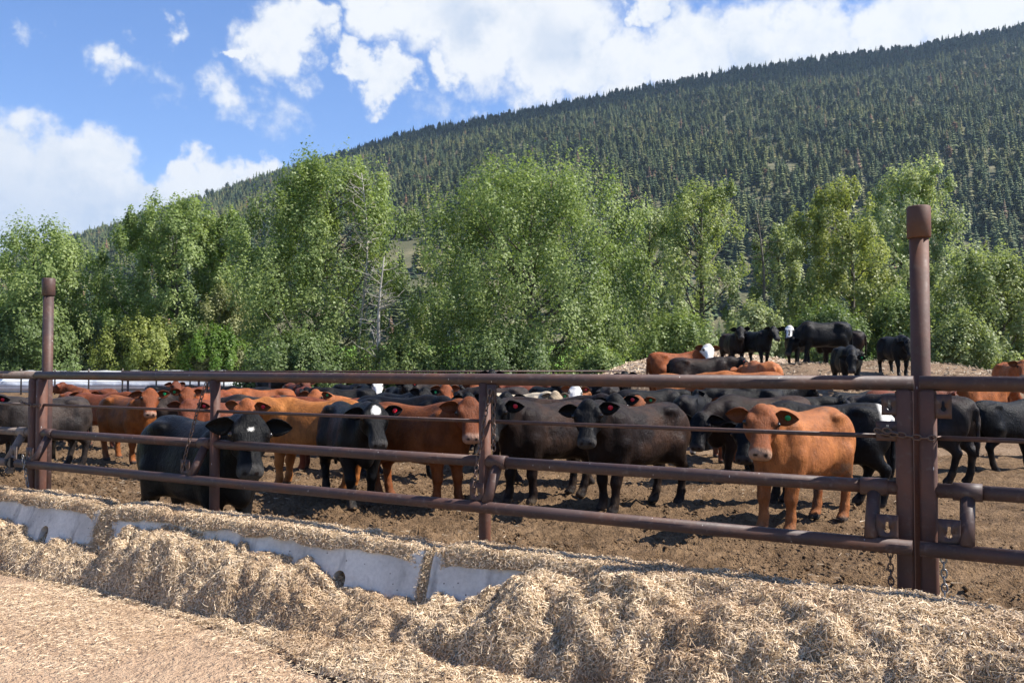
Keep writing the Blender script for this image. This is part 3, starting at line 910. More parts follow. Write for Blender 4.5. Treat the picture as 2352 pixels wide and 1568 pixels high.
# ---------------------------------------------------------------- cattle: one continuous implicit surface per animal
def surface_nets(f, org, h):
    nx, ny, nz = f.shape
    s = f < 0
    c8 = [s[:-1, :-1, :-1], s[1:, :-1, :-1], s[:-1, 1:, :-1], s[1:, 1:, :-1],
          s[:-1, :-1, 1:], s[1:, :-1, 1:], s[:-1, 1:, 1:], s[1:, 1:, 1:]]
    n_in = sum(c.astype(np.int8) for c in c8)
    I = np.argwhere((n_in > 0) & (n_in < 8))
    idx = np.full((nx - 1, ny - 1, nz - 1), -1, dtype=np.int64)
    idx[I[:, 0], I[:, 1], I[:, 2]] = np.arange(len(I))
    off = [(0, 0, 0), (1, 0, 0), (0, 1, 0), (1, 1, 0), (0, 0, 1), (1, 0, 1), (0, 1, 1), (1, 1, 1)]
    vals = [f[I[:, 0] + a, I[:, 1] + b, I[:, 2] + c] for a, b, c in off]
    edges = [(0, 1), (2, 3), (4, 5), (6, 7), (0, 2), (1, 3), (4, 6), (5, 7), (0, 4), (1, 5), (2, 6), (3, 7)]
    P = np.zeros((len(I), 3)); W = np.zeros(len(I))
    for a, b in edges:
        va, vb = vals[a], vals[b]
        m = (va < 0) != (vb < 0)
        t = np.where(m, va / np.where(m, va - vb, 1), 0)
        pa = np.array(off[a], float); pb = np.array(off[b], float)
        P += m[:, None] * (pa + t[:, None] * (pb - pa)); W += m
    V = org + h * (I + P / W[:, None])
    F = []
    for ax in range(3):
        sl0 = [slice(None)] * 3; sl1 = [slice(None)] * 3
        sl0[ax] = slice(0, -1); sl1[ax] = slice(1, None)
        cr = s[tuple(sl0)] != s[tuple(sl1)]
        b, c = [(1, 2), (2, 0), (0, 1)][ax]
        E = np.argwhere(cr)
        E = E[(E[:, b] > 0) & (E[:, c] > 0) & (E[:, b] < f.shape[b] - 1) & (E[:, c] < f.shape[c] - 1)]
        eb = np.zeros(3, int); eb[b] = 1
        ec = np.zeros(3, int); ec[c] = 1
        def g(Q): return idx[Q[:, 0], Q[:, 1], Q[:, 2]]
        q = np.stack([g(E - eb - ec), g(E - ec), g(E), g(E - eb)], 1)
        ins = s[E[:, 0], E[:, 1], E[:, 2]]
        q[~ins] = q[~ins][:, ::-1]
        F.append(q)
    return V, np.concatenate(F)

def laplacian(V, F, it=1, lam=0.5):
    n = len(V)
    e = np.concatenate([F[:, [0, 1]], F[:, [1, 2]], F[:, [2, 3]], F[:, [3, 0]]])
    a = np.concatenate([e[:, 0], e[:, 1]]); b = np.concatenate([e[:, 1], e[:, 0]])
    deg = np.bincount(a, minlength=n).astype(float)
    for k in range(it):
        for l in (lam, -lam * 1.03):
            M = np.stack([np.bincount(a, V[b, i], n) for i in range(3)], 1) / deg[:, None]
            V = V + l * (M - V)
    return V

class Field:
    def __init__(self, lo, hi, h):
        self.h = h; self.lo = np.asarray(lo, float)
        self.n = np.ceil((np.asarray(hi) - self.lo) / h).astype(int) + 1
        self.f = np.full(tuple(self.n), 1.0, dtype=np.float32)
    def region(self, lo, hi):
        a = np.clip(np.floor((np.asarray(lo) - self.lo) / self.h).astype(int), 0, self.n - 1)
        b = np.clip(np.ceil((np.asarray(hi) - self.lo) / self.h).astype(int) + 1, 0, self.n)
        sl = tuple(slice(i, j) for i, j in zip(a, b))
        ax = [self.lo[k] + self.h * np.arange(a[k], b[k]) for k in range(3)]
        return sl, np.stack(np.meshgrid(*ax, indexing='ij'), -1)
    def smin(self, sl, d, k):
        a = self.f[sl]
        hh = np.clip(0.5 + 0.5 * (a - d) / k, 0, 1)
        self.f[sl] = (a * (1 - hh) + d * hh - k * hh * (1 - hh)).astype(np.float32)
    def cone(self, a, b, ra, rb, k=0.05, sq=None):
        a = np.asarray(a, float); b = np.asarray(b, float)
        m = max(ra, rb) + k + 0.04
        sl, P = self.region(np.minimum(a, b) - m, np.maximum(a, b) + m)
        if P.size == 0: return
        ab = b - a
        t = np.clip(((P - a) @ ab) / ab.dot(ab), 0, 1)
        D = P - a - t[..., None] * ab
        if sq is not None: D = D / sq
        d = np.linalg.norm(D, axis=-1) - (ra + (rb - ra) * t)
        self.smin(sl, d, k)
    def ell(self, c, r, k=0.05, R=None, sub=False):
        c = np.asarray(c, float); r = np.asarray(r, float)
        m = r.max() + k + 0.04
        sl, P = self.region(c - m, c + m)
        if P.size == 0: return
        Q = P - c
        if R is not None: Q = Q @ R
        l = np.linalg.norm(Q / r, axis=-1)
        g = np.linalg.norm(Q / (r * r), axis=-1) + 1e-9
        d = np.where(l < 1e-3, -r.min(), l * (l - 1) / g)
        if sub:
            a = self.f[sl]; hh = np.clip(0.5 - 0.5 * (a + d) / k, 0, 1)
            self.f[sl] = (a * (1 - hh) - d * hh + k * hh * (1 - hh)).astype(np.float32)
        else:
            self.smin(sl, d, k)
    def loft(self, org, R, tab, k=0.05, p=2.3, taper=0.0, bend=None):
        """tab rows: x, top, bottom, half width; along local x of frame R at org"""
        tab = np.asarray(tab, float)
        org = np.asarray(org, float); R = np.asarray(R, float)
        corners = np.array([[x, s * w, z] for x, t, b, w in tab for s in (-1, 1) for z in (t, b)]) @ R.T + org
        m = k + 0.05
        sl, P = self.region(corners.min(0) - m, corners.max(0) + m)
        Q = (P - org) @ R
        x = Q[..., 0]
        xs = tab[:, 0]
        # monotone smooth interpolation
        xc = np.clip(x, xs[0], xs[-1])
        def it(col):
            xx = np.linspace(xs[0], xs[-1], 200)
            yy = np.interp(xx, xs, tab[:, col])
            ker = np.hanning(15); ker /= ker.sum()
            yy2 = np.convolve(np.pad(yy, 7, mode='edge'), ker, 'valid')
            return np.interp(xc, xx, yy2)
        top, bot, w = it(1), it(2), it(3)
        c = 0.5 * (top + bot); hz = 0.5 * (top - bot)
        zz = (Q[..., 2] - c) / hz
        ww = w * (1 - taper * zz.clip(-1, 1))
        yy = Q[..., 1] / ww
        l = (np.abs(yy) ** p + np.abs(zz) ** p) ** (1 / p)
        d = (l - 1) * np.minimum(ww, hz)
        ex = np.maximum(np.maximum(xs[0] - x, x - xs[-1]), 0)
        d = np.where(ex > 0, np.sqrt(np.maximum(d, 0) ** 2 + ex ** 2), d)
        d = np.maximum(d, np.maximum(xs[0] - x, x - xs[-1]) )
        self.smin(sl, d, k)

def rotz(a):
    c, s = math.cos(a), math.sin(a); return np.array([[c, -s, 0], [s, c, 0], [0, 0, 1]])
def roty(a):
    c, s = math.cos(a), math.sin(a); return np.array([[c, 0, s], [0, 1, 0], [-s, 0, c]])
def rotx(a):
    c, s = math.cos(a), math.sin(a); return np.array([[1, 0, 0], [0, c, -s], [0, s, c]])

TORSO = [(-.835, 1.09, .90, .085), (-.81, 1.145, .80, .135), (-.72, 1.185, .70, .178), (-.58, 1.20, .61, .212), (-.42, 1.19, .565, .230), (-.22, 1.165, .515, .252),
         (0, 1.155, .48, .282), (.22, 1.165, .468, .278), (.38, 1.19, .485, .245), (.50, 1.175, .515, .212), (.62, 1.11, .565, .178), (.71, 1.03, .63, .13), (.77, .95, .75, .07)]
HS = 1.04
HEAD = [(-0.0576, 0.05, -0.08, 0.0719), (-0.0192, 0.085, -0.11, 0.1253), (0.048, 0.092, -0.145, 0.1543), (0.1152, 0.088, -0.165, 0.157), (0.1824, 0.072, -0.155, 0.1293), (0.2496, 0.056, -0.125, 0.0971), (0.3168, 0.048, -0.108, 0.0923), (0.3744, 0.045, -0.11, 0.1012), (0.4176, 0.03, -0.102, 0.0989), (0.4464, 0.0, -0.078, 0.0756)]

def cow_shape(vox, neck=15, nyaw=0, hyaw=0, hpitch=48, hroll=0, legs=(0, 0, 0, 0), girth=1.0, tail=0.0, seed=0):
    """legs = x offset of the front-left, front-right, rear-left, rear-right foot"""
    rd = math.radians
    ny_ = rd(nyaw); el = rd(neck)
    base = np.array([.46, 0, 1.0])
    L = .49
    nd_ = np.array([math.cos(el) * math.cos(ny_), math.cos(el) * math.sin(ny_), math.sin(el)])
    J = base + L * nd_
    Rh = rotz(rd(hyaw)) @ roty(rd(hpitch)) @ rotx(rd(hroll))
    def hp(x, y, z): return J + Rh @ np.array([x, y, z]) * HS
    muz = hp(.47, 0, -.03)
    B = .92
    lo = np.minimum([-1.0, -.42, -.03], np.minimum(J, muz) - .22)
    hi = np.maximum([.85, .42, 1.27], np.maximum(J, muz) + .22)
    lo[2] = -.03
    F = Field(lo, hi, vox)
    I3 = np.eye(3)
    T = [(x * B, t, b if girth == 1 else t - (t - b) * girth ** .6, w * girth * .94) for x, t, b, w in TORSO]
    F.loft((0, 0, 0), I3, T, k=.04, p=2.5, taper=.25)
    for s, df, dr in ((1, legs[0], legs[2]), (-1, legs[1], legs[3])):
        # hindquarter
        F.ell((-.60 * B, s * .155, .84), (.225, .115, .285), k=.07)
        F.ell((-.49 * B, s * .185, .66), (.13, .085, .17), k=.07)
        F.cone((-.53 * B, s * .18, .72), (-.60 * B + dr * .3, s * .165, .54), .125, .085, k=.06)
        F.cone((-.60 * B + dr * .3, s * .165, .54), (-.70 * B + dr * .6, s * .15, .425), .082, .063, k=.05)
        F.cone((-.70 * B + dr * .6, s * .15, .425), (-.645 * B + dr * .9, s * .145, .15), .056, .044, k=.035)
        F.cone((-.645 * B + dr * .9, s * .145, .15), (-.615 * B + dr, s * .145, .075), .050, .050, k=.03)
        F.cone((-.60 * B + dr, s * .145, .05), (-.57 * B + dr, s * .145, .025), .057, .060, k=.025)
        F.ell((-.705 * B + dr * .6, s * .15, .435), (.045, .043, .06), k=.03)
        # hip bone
        F.ell((-.47 * B, s * .180, 1.10), (.09, .045, .045), k=.075)
        F.ell((-.31 * B, s * .335, .965), (.16, .095, .13), k=.08, sub=True)
        F.ell((.235 * B, s * .335, .93), (.075, .085, .22), k=.06, sub=True)
        F.ell((-.77 * B, s * .10, 1.02), (.05, .05, .05), k=.05)
        # shoulder and fore leg
        F.ell((.43 * B, s * .172, .86), (.155, .09, .27), k=.05, R=roty(.25))
        F.cone((.44 * B, s * .165, .74), (.43 * B + df * .3, s * .155, .56), .115, .082, k=.06)
        F.cone((.43 * B + df * .3, s * .155, .56), (.46 * B + df * .65, s * .14, .335), .085, .060, k=.045)
        F.cone((.46 * B + df * .65, s * .14, .335), (.455 * B + df * .9, s * .135, .14), .053, .044, k=.035)
        F.cone((.455 * B + df * .9, s * .135, .14), (.47 * B + df, s * .135, .07), .050, .050, k=.03)
        F.cone((.485 * B + df, s * .135, .05), (.51 * B + df, s * .135, .025), .057, .060, k=.025)
    for s, df in ((1, legs[0]), (-1, legs[1])): F.ell((.468 * B + df * .65, s * .14, .335), (.05, .05, .058), k=.03)
    # brisket, withers, tail head
    F.ell((.645 * B, 0, .63), (.125, .10, .17), k=.08)
    F.ell((.38 * B, 0, 1.125), (.20, .07, .05), k=.07)
    # neck: crest and throat
    m1 = base * .5 + J * .5 + np.array([0, 0, .015])
    F.cone((.39, 0, .99), m1, .20, .15, k=.07, sq=np.array([1, .66, 1]))
    F.cone(m1, hp(.02, 0, -.02), .15, .105, k=.06, sq=np.array([1, .80, 1]))
    F.cone((.53, 0, .80), hp(.02, 0, -.10) * .5 + np.array([.53, 0, .80]) * .5, .155, .105, k=.09)
    F.cone(hp(.02, 0, -.10) * .5 + np.array([.53, 0, .80]) * .5, hp(.06, 0, -.10), .11, .075, k=.08)
    # head
    F.loft(J, Rh, [tuple(HS * q for q in r_) for r_ in HEAD], k=.03, p=2.4, taper=-.02)
    F.ell(hp(-.01, 0, .075), (.07, .075, .045), k=.05, R=Rh)
    for s in (1, -1):
        F.ell(hp(.115, s * .126, .042), (.045, .026, .03), k=.03, R=Rh)
        F.ell(hp(.10, s * .075, -.11), (.09, .04, .06), k=.05, R=Rh)
    if vox < .025:
        for s in (1, -1):
            F.ell(hp(.444, s * .045, .012), (.022, .016, .014), k=.012, R=Rh, sub=True)
            F.ell(hp(.13, s * .165, .02), (.05, .022, .028), k=.02, R=Rh, sub=True)
            F.ell(hp(.085, s * .105, .075), (.05, .03, .018), k=.025, R=Rh)
            F.ell(hp(.25, s * .105, -.01), (.07, .022, .05), k=.03, R=Rh, sub=True)
    # belly sheath / flank fold hint
    F.ell((-.34, 0, .53), (.2, .16, .06), k=.08)
    # tail
    t0 = np.array([-.74, 0, 1.10]); pts = [t0, (-.805, .01, 1.0), (-.82, .02 + tail * .3, .80), (-.815, .02 + tail, .55), (-.81, .02 + tail * 1.2, .40)]
    rr_ = [.036, .032, .026, .03, .026]
    for i in range(4):
        F.cone(pts[i], pts[i + 1], rr_[i], rr_[i + 1], k=.03)
    V, Fc = surface_nets(F.f, F.lo, vox)
    V = laplacian(V, Fc, 2 if vox < .03 else 1, .5)
    V[:, 2] = np.maximum(V[:, 2], 0.0)
    hl = (V - J) @ Rh / HS
    return dict(V=V, F=Fc, J=J, Rh=Rh, hl=hl, hyaw=rd(hyaw), hroll=rd(hroll))

def ear_mesh(sh, side, droop=0.0, nT=7, nU=6):
    Ry = rotz(sh['hyaw']); Fw, Lf, Up = Ry[:, 0], Ry[:, 1], Ry[:, 2]
    root = sh['J'] + sh['Rh'] @ (HS * np.array([.015, side * .118, .03]))
    ax = side * Lf * .96 + Up * (.10 - droop) - Fw * .12
    ax /= np.linalg.norm(ax)
    nrm = Fw * .93 - Up * .30 + side * Lf * .1; nrm -= ax * nrm.dot(ax); nrm /= np.linalg.norm(nrm)
    sd = np.cross(ax, nrm)
    L = .215
    t = np.linspace(0, 1, nT)[:, None]; u = np.linspace(-1, 1, nU)[None, :]
    w = .028 + .052 * np.sin(np.pi * np.clip(t, 0, 1) ** .75) ** .8 * (1 - .25 * t); w = w * np.sqrt(np.clip(1.02 - t ** 5, 0, 1))
    cup = .042 * (u ** 2) * np.sin(np.pi * np.clip(t * .85 + .1, 0, 1)) - .012
    P = root + (t * L)[..., None] * ax + (u * w)[..., None] * sd + (cup + 0 * t)[..., None] * nrm
    B = root + (t * L)[..., None] * ax + (u * w * 1.05)[..., None] * sd + (cup - .013 * (1 - .6 * u ** 2) + 0 * t)[..., None] * nrm
    V = np.concatenate([P.reshape(-1, 3), B.reshape(-1, 3)])
    F = []
    n = nT * nU
    for i in range(nT - 1):
        for j in range(nU - 1):
            a, b, c, d = i * nU + j, i * nU + j + 1, (i + 1) * nU + j + 1, (i + 1) * nU + j
            F.append([a, b, c, d]); F.append([n + d, n + c, n + b, n + a])
        for j, rev in ((0, 0), (nU - 1, 1)):
            q = [i * nU + j, (i + 1) * nU + j, n + (i + 1) * nU + j, n + i * nU + j]
            F.append(q[::-1] if rev else q)
    for j in range(nU - 1):
        i = nT - 1
        F.append([i * nU + j, i * nU + j + 1, n + i * nU + j + 1, n + i * nU + j])
    inner = np.concatenate([np.ones(n), np.zeros(n)])
    rim = np.concatenate([(np.abs(u) + 0 * t).ravel() > .9, np.zeros(n)])
    pos = root + ax * L * .52 - nrm * .002
    return V, np.array(F), inner, pos, (ax, sd, nrm)

COATS = {  # main, leg, head, muzzle, extra
    'red':    ((.19, .052, .016), (.13, .034, .011), (.17, .048, .017), (.34, .20, .14)),
    'dkred':  ((.125, .034, .015), (.085, .024, .010), (.12, .035, .017), (.28, .17, .13)),
    'orange': ((.255, .082, .025), (.18, .053, .016), (.215, .066, .023), (.38, .23, .15)),
    'black':  ((.0062, .006, .0066), (.0045, .0045, .0048), (.0055, .0054, .006), (.05, .046, .043)),
    'bbrown': ((.014, .0088, .0072), (.006, .0054, .0052), (.0065, .006, .0063), (.055, .05, .046)),
    'grey':   ((.022, .0175, .016), (.010, .009, .009), (.011, .010, .011), (.06, .055, .05)),
    'cream':  ((.46, .38, .27), (.38, .30, .2), (.25, .19, .125), (.12, .09, .08)),
}

def cow_colour(sh, coat, face=None, seed=0, extra=None):
    main, leg, head, muz = [np.array(c) for c in COATS[coat]]
    V, hl = sh['V'], sh['hl']
    n1 = fbm(V * 3.1 + seed * 7.7, 3); n2 = fbm(V * np.array([9., 22., 7.]) + seed, 3); n3 = fbm(V * 24 + seed * 3, 2)
    if coat in ('red', 'orange', 'dkred'):
        rs = np.random.default_rng(seed + 50); f_ = rs.uniform(.72, 1.15) if seed else 1.0
        main = main * f_ * np.array([1, rs.uniform(.9, 1.15), rs.uniform(.9, 1.25)]); head = head * f_; leg = leg * f_
    C = np.tile(main, (len(V), 1))
    def blend(C, col, m): return C + (np.asarray(col) - C) * np.clip(m, 0, 1)[:, None]
    C = C * (1 + .45 * n1 + .35 * n2 + .18 * n3)[:, None]
    if coat in ('bbrown', 'grey'):
        # sun-bleached brown on the flank and ribs, black points
        m = smooth01((n1 + .35 * n2 + .25) * 1.6) * smooth01((V[:, 2] - .55) / .25) * smooth01((.40 - V[:, 0]) / .3)
        C = blend(C, (.040, .0205, .0125) if coat == 'bbrown' else (.052, .038, .031), m * .85)
    if coat == 'black':
        m = smooth01((n1 + .3 * n2) * 1.5 - .1) * smooth01((V[:, 2] - .6) / .2)
        C = blend(C, (.020, .0135, .0115), m * .7)
    if coat in ('red', 'orange', 'dkred'):
        m = smooth01((n1 + .5 * n2) * 1.4)
        C = blend(C, main * np.array([1.45, 1.6, 1.55]), m * .5)
    C = blend(C, leg, smooth01((.50 - V[:, 2]) / .22) * (hl[:, 0] < -.2))
    inh = smooth01((hl[:, 0] + .10) / .10) * (np.abs(hl[:, 1]) < .19) * (hl[:, 2] > -.2) * (hl[:, 2] < .16) * (hl[:, 0] < .52)
    C = blend(C, head * (1 + .3 * n3 + .25 * n1)[:, None], inh)
    mz = inh * smooth01((hl[:, 0] - .368 + .02 * n3) / .04)
    C = blend(C, muz, mz)
    if coat in ('red', 'orange', 'dkred', 'cream'):
        C = blend(C, np.array(muz) * .55, inh * smooth01((hl[:, 0] - .40) / .03) * smooth01((-.055 - hl[:, 2]) / .02) * .6)
    white = np.array([.70, .67, .62])
    if face == 'white':
        C = blend(C, white, inh * smooth01((hl[:, 2] + .10 + .03 * n1) / .03) * smooth01((hl[:, 0] + .04) / .03) * (1 - mz * .7))
    elif face == 'blaze':
        C = blend(C, white, inh * smooth01((.065 + .03 * n1 - np.abs(hl[:, 1]) - .0 * hl[:, 0]) / .02) * smooth01((hl[:, 2] + .02) / .03) * smooth01((hl[:, 0] + .02) / .03))
    elif face == 'spot':
        C = blend(C, white, inh * smooth01((.055 + .02 * n3 - np.hypot(hl[:, 0] - .055, hl[:, 1] * .95)) / .012) * smooth01((hl[:, 2] - .02) / .02))
    elif face == 'star':
        C = blend(C, white, inh * smooth01((.022 - np.hypot((hl[:, 0] - .10) , hl[:, 1] * 1.3)) / .008) * smooth01((hl[:, 2] - .02) / .02))
    elif face == 'badger':   # white forehead and nose ring, black between
        m = inh * smooth01((hl[:, 2] + .03) / .03)
        C = blend(C, white, m * smooth01((.16 - hl[:, 0]) / .03) * smooth01((hl[:, 0] + .05) / .02))
        C = blend(C, white, m * smooth01((.035 - np.abs(np.abs(hl[:, 1]) - .06)) / .01) * smooth01((hl[:, 0] - .14) / .02) * smooth01((.42 - hl[:, 0]) / .02))
        C = blend(C, white, inh * smooth01((hl[:, 0] - .36) / .02) * smooth01((.425 - hl[:, 0]) / .02))
    if face in ('white',):
        C = blend(C, (.45, .26, .2), mz * .8)
    nost = np.minimum(np.hypot(hl[:, 0] - .444, np.abs(hl[:, 1]) - .045), 9)
    eyed = np.sqrt((hl[:, 0] - .116) ** 2 + (np.abs(hl[:, 1]) - .135) ** 2 + (hl[:, 2] - .045) ** 2)
    C = blend(C, (.02, .014, .012), inh * smooth01((.026 - np.hypot(nost, hl[:, 2] - .010)) / .010))
    if extra == 'white_rear':
        C = blend(C, white, smooth01((-.62 - V[:, 0]) / .06) * smooth01((V[:, 2] - .93) / .06) * smooth01((.06 + V[:, 1]) / .03))
    if extra == 'white_belly':
        C = blend(C, white, smooth01((.54 + .05 * n1 - V[:, 2]) / .03) * (V[:, 2] > .44) * smooth01((.2 - np.abs(V[:, 0] + .12)) / .06) * (np.abs(V[:, 1]) < .3))
    if extra == 'white_feet':
        C = blend(C, white * .9, smooth01((.16 - V[:, 2]) / .03) * (hl[:, 0] < -.2))
    C = blend(C, (.035, .03, .027), smooth01((.062 - V[:, 2]) / .012))
    # dust and dung on belly, thighs and back
    mud = smooth01((fbm(V * 5.5 + seed * 5, 4) - .12) * 3.2) * np.clip(smooth01((.85 - V[:, 2]) / .35) + .35 * smooth01((V[:, 2] - 1.05) / .1), 0, 1) * (hl[:, 0] < -.1)
    C = blend(C, (.105, .075, .05), mud * ((.45 if seed % 3 else .7) * (.35 if coat in ('black', 'bbrown', 'grey') else 1)))
    # caked dirt on shins
    C = blend(C, (.12, .085, .055), smooth01((.33 - V[:, 2]) / .3) * smooth01(n2 * 1.5 + .1) * .55)
    return np.clip(C, .004, .9)

_COWSHAPES = {}
def cow_object(me_key, shape_kw, coat, face=None, extra=None, seed=0, tagc=None, tagside=1, scale=1.0, loc=(0, 0, 0), yaw=0, hero=False, tag2=None):
    vox = shape_kw['vox']
    key = tuple(sorted((k, v) for k, v in shape_kw.items()))
    if key not in _COWSHAPES:
        _COWSHAPES[key] = cow_shape(**shape_kw)
    sh = _COWSHAPES[key]
    C = cow_colour(sh, coat, face, seed, extra)
    V = [sh['V']]; F = [sh['F']]; Cs = [C]; n = len(sh['V'])
    head = np.array(COATS[coat][2])
    epos = {}
    for s in (1, -1):
        ev, ef, inner, pos, fr = ear_mesh(sh, s, droop=.05 + .1 * ((seed * 13 + s * 5) % 3))
        V.append(ev); F.append(ef + n); n += len(ev)
        ec = np.where(inner[:, None] > .5, head * (.55 if coat != 'black' else .8), head * 1.15)
        Cs.append(ec); epos[s] = (pos, fr)
    hl4 = np.concatenate([np.concatenate([sh['hl'], np.ones((len(sh['hl']), 1))], 1), np.tile([-9., 9, 9, 1], (n - len(sh['hl']), 1))])
    me = mesh_np('cow_body', np.concatenate(V), np.concatenate(F), True, {'Col': ('POINT', np.concatenate(Cs)), 'HL': ('POINT', hl4)})
    if coat in ('black', 'bbrown', 'grey'):
        mt = MAT['coat_dark']
    else:
        mt = MAT['coat_red']
    o = obj('cow', me, mt, None, loc)
    o.rotation_euler = (0, 0, yaw); o.scale = (scale,) * 3
    if hero:
        for s in (1, -1):
            e = obj('eye', MESH['eye'], None, o)
            p = sh['J'] + sh['Rh'] @ (HS * np.array([.118, s * .143, .045]))
            e.matrix_parent_inverse.identity(); e.location = p
    for c, s in ((tagc, tagside), (tag2, -tagside)):
        if c is None: continue
        pos, (ax, sd, nrm) = epos[s]
        R = Matrix(np.stack([ax * s, sd * (1 if s > 0 else 1), nrm], 1).tolist())
        t = obj('ear_tag', MESH['tag_' + c], None, o)
        t.matrix_local = Matrix.Translation(Vector((pos + nrm * .012).tolist())) @ R.to_4x4()
    return o
# ---------------------------------------------------------------- pipe fence
def paint_material(name, base, rust, light, gloss=.38):
    m, nt, b = new_mat(name)
    p = geopos(nt)
    n1 = noise(nt, 3.2, 6, .65, p); n2 = noise(nt, 26, 4, .6, p); n3 = noise(nt, 9, 3, .5, p)
    c = mixc(nt, math_n(nt, 'MULTIPLY', math_n(nt, 'SUBTRACT', n1, .44, True), 3.2, True), base, rust)
    c = mixc(nt, math_n(nt, 'MULTIPLY', math_n(nt, 'SUBTRACT', n2, .56, True), 3.0, True), c, light)
    k = math_n(nt, 'ADD', .72, math_n(nt, 'MULTIPLY', n3, .55))
    c = mixc(nt, 1.0, c, k, 'MULTIPLY')
    # pale scratches and droppings
    v = nt.nodes.new('ShaderNodeTexVoronoi'); v.inputs['Scale'].default_value = 11
    mp = nt.nodes.new('ShaderNodeMapping'); mp.inputs['Scale'].default_value = (1.6, 1.6, .55); nt.links.new(p, mp.inputs[0]); nt.links.new(mp.outputs[0], v.inputs['Vector'])
    c = mixc(nt, ramp(nt, v.outputs['Distance'], [(.035, (1, 1, 1)), (.06, (0, 0, 0))]), c, (.42, .38, .36))
    nt.links.new(c, b.inputs['Base Color'])
    nt.links.new(math_n(nt, 'ADD', gloss - .12, math_n(nt, 'MULTIPLY', n2, .35)), b.inputs['Roughness'])
    b.inputs['Specular IOR Level'].default_value = .32
    bump(nt, b, math_n(nt, 'ADD', n2, math_n(nt, 'MULTIPLY', n1, .6)), .18, .006)
    return m
M_PIPE = paint_material('maroon_pipe', (.056, .033, .030), (.105, .045, .026), (.15, .115, .105), .5)
M_PIPE_OLD = paint_material('weathered_pipe', (.16, .125, .105), (.11, .06, .045), (.30, .27, .25), .6)
M_POST = paint_material('rusty_post', (.078, .036, .027), (.14, .052, .027), (.12, .09, .075), .6)
M_CHAIN = simple_mat('chain_steel', (.12, .075, .058), .45, .5, .55)
M_CHAINZ = simple_mat('zinc_steel', (.22, .21, .21), .4, .5, .7)
M_HOLE = simple_mat('dark_gap', (.01, .008, .008), .9)

Q_F, Q_B = 4.82, 4.67          # plane of posts and upper rails; the bottom rail stands forward
Z_TOP, Z_ROD, Z_MID, Z_BOT = 1.532, 1.262, 1.003, .735
def pipe(name, a, b, r, parent, mat=None, n=16, caps=True):
    mb = MB(); mb.tube([a, (np.asarray(a) + b) / 2, b], r, n, cap=caps)
    me = mb.mesh(name, True)
    # flat end caps keep crisp edges
    fl = np.array([len(p.vertices) == 4 for p in me.polygons]); me.polygons.foreach_set('use_smooth', fl)
    return obj(name, me, mat or M_PIPE, parent)
def square_post(name, s, q, z0, z1, half, parent, mat=None):
    mb = MB(); R = np.stack([FD, FN, [0, 0, 1]], 1)
    mb.box(sq(s, q, (z0 + z1) / 2), (half, half, (z1 - z0) / 2), R, bevel=.014)
    return obj(name, mb.mesh(name), mat or M_POST, parent)

def keyhole_plate(name, s, z, w, h, parent, q, mat=None):
    """thin steel plate with a keyhole cut through it"""
    n = 24
    a = np.linspace(0, 2 * np.pi, n, endpoint=False)
    # inner: round hole with slot above
    inner = []
    for t in a:
        x, y = .013 * math.cos(t), .013 * math.sin(t) - .012
        if abs(math.cos(t)) < .5 and math.sin(t) > 0: x, y = .006 * np.sign(math.cos(t) + 1e-9), .030
        inner.append((x, y))
    outer = []
    for t in a:
        c, s_ = math.cos(t), math.sin(t); k = 1 / max(abs(c), abs(s_))
        outer.append((c * k * w / 2, s_ * k * h / 2))
    P = []
    for lay in (-.004, .004):
        for ring in (outer, inner):
            P += [sq(s + x, q + lay, z + y) for x, y in ring]
    F = []
    for k in range(n):
        k2 = (k + 1) % n
        F += [(k, k2, n + k2, n + k), (2 * n + k, 3 * n + k, 3 * n + k2, 2 * n + k2), (k, 2 * n + k, 2 * n + k2, k2), (n + k, n + k2, 3 * n + k2, 3 * n + k)]
    return obj(name, mesh_np(name, np.array(P), np.array(F)), mat or M_PIPE, parent)

def _link_mesh():
    t = np.linspace(0, 2 * np.pi, 14, endpoint=False)
    pts = np.stack([.021 * np.sign(np.cos(t)) * np.abs(np.cos(t)) ** .8 * 1.0 + .0, .0125 * np.sin(t), 0 * t], 1)
    mb = MB(); mb.tube(pts, .0042, 6, closed=True)
    return mb.mesh('chain_link', True)
LINK = _link_mesh(); LINKZ = _link_mesh(); LINK.materials.append(M_CHAIN); LINKZ.materials.append(M_CHAINZ)
def chain(label, pts, group=None, zinc=False):
    pts = np.asarray(pts, float)
    d = np.concatenate([[0], np.cumsum(np.linalg.norm(np.diff(pts, axis=0), axis=1))])
    n = max(2, int(d[-1] / .0335))
    u = (np.arange(n) + .5) / n * d[-1]
    C = np.stack([np.interp(u, d, pts[:, i]) for i in range(3)], 1)
    T = np.gradient(C, axis=0); T /= np.linalg.norm(T, axis=1)[:, None]
    root = empty('chain', tuple(pts[0]))
    for i in range(n):
        x = Vector(T[i].tolist()); ref = Vector(FN.tolist()) if abs(x.dot(Vector(FN.tolist()))) < .9 else Vector((0, 0, 1))
        y = ref.cross(x).normalized(); z = x.cross(y)
        if i % 2: y, z = z, -y
        R = Matrix((x, y, z)).transposed()
        o = obj('chain_link', LINKZ if zinc else LINK, None, root)
        o.matrix_local = Matrix.Translation(Vector((C[i] - pts[0]).tolist())) @ R.to_4x4()
    tag(root, label, 'chain', group or 'chains on the fence')
    return root

def sag(a, b, drop, n=9):
    a = np.asarray(a); b = np.asarray(b); t = np.linspace(0, 1, n)[:, None]
    return a + (b - a) * t + np.array([0, 0, -1]) * drop * 4 * t * (1 - t)

